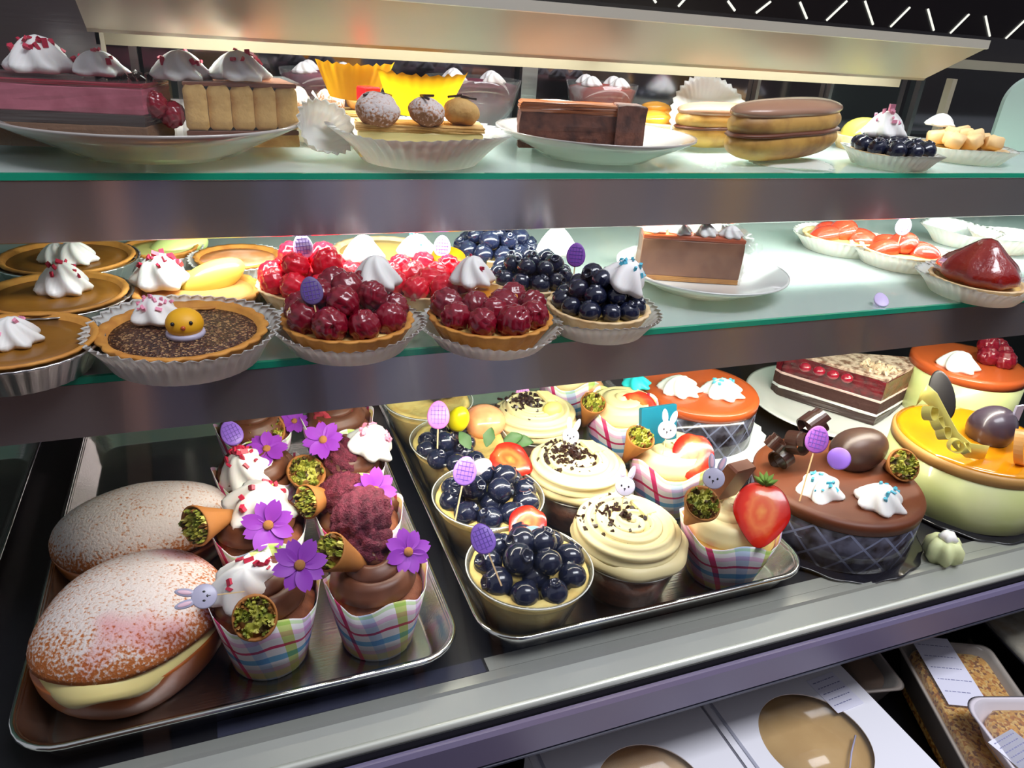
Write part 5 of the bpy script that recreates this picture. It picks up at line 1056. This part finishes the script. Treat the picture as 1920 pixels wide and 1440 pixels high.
# ================================================================== LOWER SECTION: BOXES AND TUBS
LZ = -0.545; BT = -0.500
def piebox(x0, x1, y0, y1, wx, wy, wr, pie, label, plabel):
    t = thing('pie_box', label, 'cake box', ((x0 + x1) / 2, (y0 + y1) / 2, LZ)); c = t.location
    hz = BT - LZ
    for nm, b in (('side_panel', (x0, x0 + .001, y0, y1)), ('side_panel', (x1 - .001, x1, y0, y1)), ('side_panel', (x0, x1, y0, y0 + .001)), ('side_panel', (x0, x1, y1 - .001, y1))):
        link(nm, box(b[0] - c.x, b[1] - c.x, b[2] - c.y, b[3] - c.y, 0.001, hz - 0.0011, BOXW), t)
    link('bottom_panel', box(x0 - c.x, x1 - c.x, y0 - c.y, y1 - c.y, 0.0, 0.001, BOXW), t)
    n = 64; vs, fs = [], []
    for z in (hz - 0.001, hz):
        for i in range(n):
            a = 2 * PI * i / n; ca, sa = math.cos(a), math.sin(a); vs.append((wx - c.x + wr * ca, wy - c.y + wr * sa, z))
            tx = ((x1 - wx) if ca > 0 else (wx - x0)) / max(1e-6, abs(ca)); ty = ((y1 - wy) if sa > 0 else (wy - y0)) / max(1e-6, abs(sa)); q = min(tx, ty)
            vs.append((wx - c.x + q * ca, wy - c.y + q * sa, z))
    for i in range(n):
        a, b = 2 * i, 2 * ((i + 1) % n); fs += [(a + 2 * n, a + 1 + 2 * n, b + 1 + 2 * n, b + 2 * n), (a, b, b + 1, a + 1), (a, a + 2 * n, b + 2 * n, b)]
    link('lid', mk(vs, fs, BOXW, False), t)
    link('lid_fold', box(x0 + 0.006 - c.x, x0 + 0.0085 - c.x, y0 - c.y, y1 - c.y, hz + 0.0002, hz + 0.0010, M('card_fold', (172, 174, 190), 0.6)), t)
    link('window_film', lathe([(wr + 0.002, -0.0016), (wr + 0.002, -0.0013)], FILM, 48), t, (wx - c.x, wy - c.y, hz))
    p = thing('pie', plabel, 'pie', (wx, wy, LZ + 0.0085))
    link('foil_dish', lathe([(wr * 0.9, 0), (wr * 1.18, 0.024), (wr * 1.24, 0.0245), (wr * 1.22, 0.026), (wr * 1.15, 0.025)], FOIL, 96, lambda th, j, q: 1 + 0.012 * math.cos(30 * th)), p)
    link('pie_crust', lathe([(wr * 0.9, 0.003), (wr * 1.14, 0.026), (wr * 1.10, 0.031), (wr * 1.0, 0.030), (wr * 0.5, 0.033), (0.001, 0.034)], pie, 60, lambda th, j, q: 1 + (0.012 * math.sin(11 * th) if j in (1, 2) else 0)), p)
    return t
bx2 = piebox(0.3370, 0.4845, 0.135, 0.350, 0.4070, 0.2870, 0.0445, PIE, 'white card cake box with a round window and sticker, right of the pair', 'flat brown pie seen through the right box window')
bx1 = piebox(0.1800, 0.3345, 0.135, 0.350, 0.2560, 0.2860, 0.0420, PIEO, 'white card cake box with a round window, left of the pair', 'golden pie seen through the left box window')
def sticker(parent, cx, cy, z, w_, h_, rot, name='price_sticker', big=False, seed=1):
    """white sticker; the print is too blurred to read in the photo, so it is rows of small dashes"""
    o = link(name, box(-w_ / 2, w_ / 2, -h_ / 2, h_ / 2, 0, 0.0003, LABEL), parent, Vector((cx, cy, z)) - parent.location, (0, 0, rot)); rr = random.Random(seed); vs, fs = [], []
    for k in range(5):
        y = h_ * (0.36 - 0.17 * k); x = -w_ * 0.40
        while x < w_ * (0.38 if k != 4 else 0.2):
            l = rr.uniform(0.0012, 0.0036); q = len(vs); vs += [(x, y, 0.0004), (x + l, y, 0.0004), (x + l, y + 0.0009, 0.0004), (x, y + 0.0009, 0.0004)]; fs.append((q, q + 1, q + 2, q + 3)); x += l + 0.0009
    link('printed_lines', mk(vs, fs, PRINT, False), o)
    return o
W = PZ(1565, 1298, BT); sticker(bx2, W.x, W.y, BT + 0.0003, 0.030, 0.036, 0.06, seed=2)
link('painted_glint', sweep([(-0.034, -0.022, 0), (-0.015, -0.029, 0.0012), (0.006, -0.031, 0.001), (0.018, -0.020, 0.0015), (0.034, -0.008, 0.0005)], 0.0008, WHITEP, 6), bx2, Vector((0.407, 0.287, BT - 0.0002)) - bx2.location, label='white line standing in for a glint on the window film')  # white bead paints a glint onto the film
# loaf tray under film
def tub(pts, z0, h, wallm, label, fill, name, fillm=None, film=True, r=0.010):
    """open tray with sloping rounded sides around a straight outline (x0, x1, y0, y1), rotated"""
    (cx, cy, lx, ly, rot) = pts; t = thing(name, label, 'food tray', (cx, cy, z0))
    lv = [(0.010, 0), (0.0, h), (-0.003, h + 0.0004), (-0.003, h - 0.0008), (0.001, h - 0.0014), (0.0115, 0.0014)]
    lv2 = [(0.010, 0), (0.0, h), (-0.0035, h + 0.0006), (-0.001, h + 0.0010), (0.002, h - 0.001), (0.012, 0.0015)]
    vs, fs = [], []
    for ins, z in lv2:
        p = rrect(-lx / 2 + ins, lx / 2 - ins, -ly / 2 + ins, ly / 2 - ins, r); n = len(p); vs += [(a, b, z) for a, b in p]
    for j in range(len(lv2) - 1):
        for i in range(n): a = j * n + i; b = j * n + (i + 1) % n; fs.append((a, b, b + n, a + n))
    fs += [tuple(range(n - 1, -1, -1)), tuple((len(lv2) - 1) * n + i for i in range(n))]
    link('tray_shell', mk(vs, fs, wallm), t, rot=(0, 0, rot))
    p = rrect(-lx / 2 + 0.0075, lx / 2 - 0.0075, -ly / 2 + 0.0075, ly / 2 - 0.0075, r)
    link(fill, prism(p, 0.0016, h * 0.985, fillm, 0.003, 1, 0.0006, True), t, rot=(0, 0, rot))
    if film: link('cling_film', prism(rrect(-lx / 2, lx / 2, -ly / 2, ly / 2, r), h + 0.0012, h + 0.0016, FILM, 0), t, rot=(0, 0, rot))
    return t
CR_ = MATS['crumble']
tb = tub((0.5640, 0.2560, 0.084, 0.170, -0.42), LZ, 0.046, M('clear_tray', (170, 160, 150), 0.25), 'long tray of golden crumble cake with a wide sticker', 'crumble_cake', 'crumble_tray', CR_)
W = PZ(1778, 1255, -0.496); sticker(tb, W.x, W.y, -0.4970, 0.036, 0.080, -0.42, seed=5)
fo = tub((0.5950, 0.190, 0.120, 0.130, -0.30), -0.500, 0.022, FOAM, 'white foam tray of brown crumble at the bottom right corner', 'crumble_pieces', 'foam_tray', CR_, True, 0.018)
fo.location = (0.5720, 0.184, -0.4970)
W = PZ(1905, 1405, -0.474); sticker(fo, W.x, W.y, -0.4737, 0.030, 0.026, 0.1, seed=7)
tub((0.7080, 0.300, 0.100, 0.120, -0.22), LZ, 0.046, M('black_tray', (30, 30, 34), 0.25), 'black-edged tray with a pale crumb cake at the right edge', 'crumb_cake', 'cake_tray', M('pale_crumb', (188, 180, 160), 0.7, var=(60, (160, 140, 110), 0.45, 0.7), bump=(140, 0.6)))
tub((0.5120, 0.352, 0.044, 0.080, -0.20), LZ, 0.040, M('clear_clam', (150, 140, 132), 0.2), 'small clear tub between the card box and the crumble tray', 'dark_cake', 'clear_tub', M('brown_crumb', (110, 76, 50), 0.7, bump=(140, 0.6)))
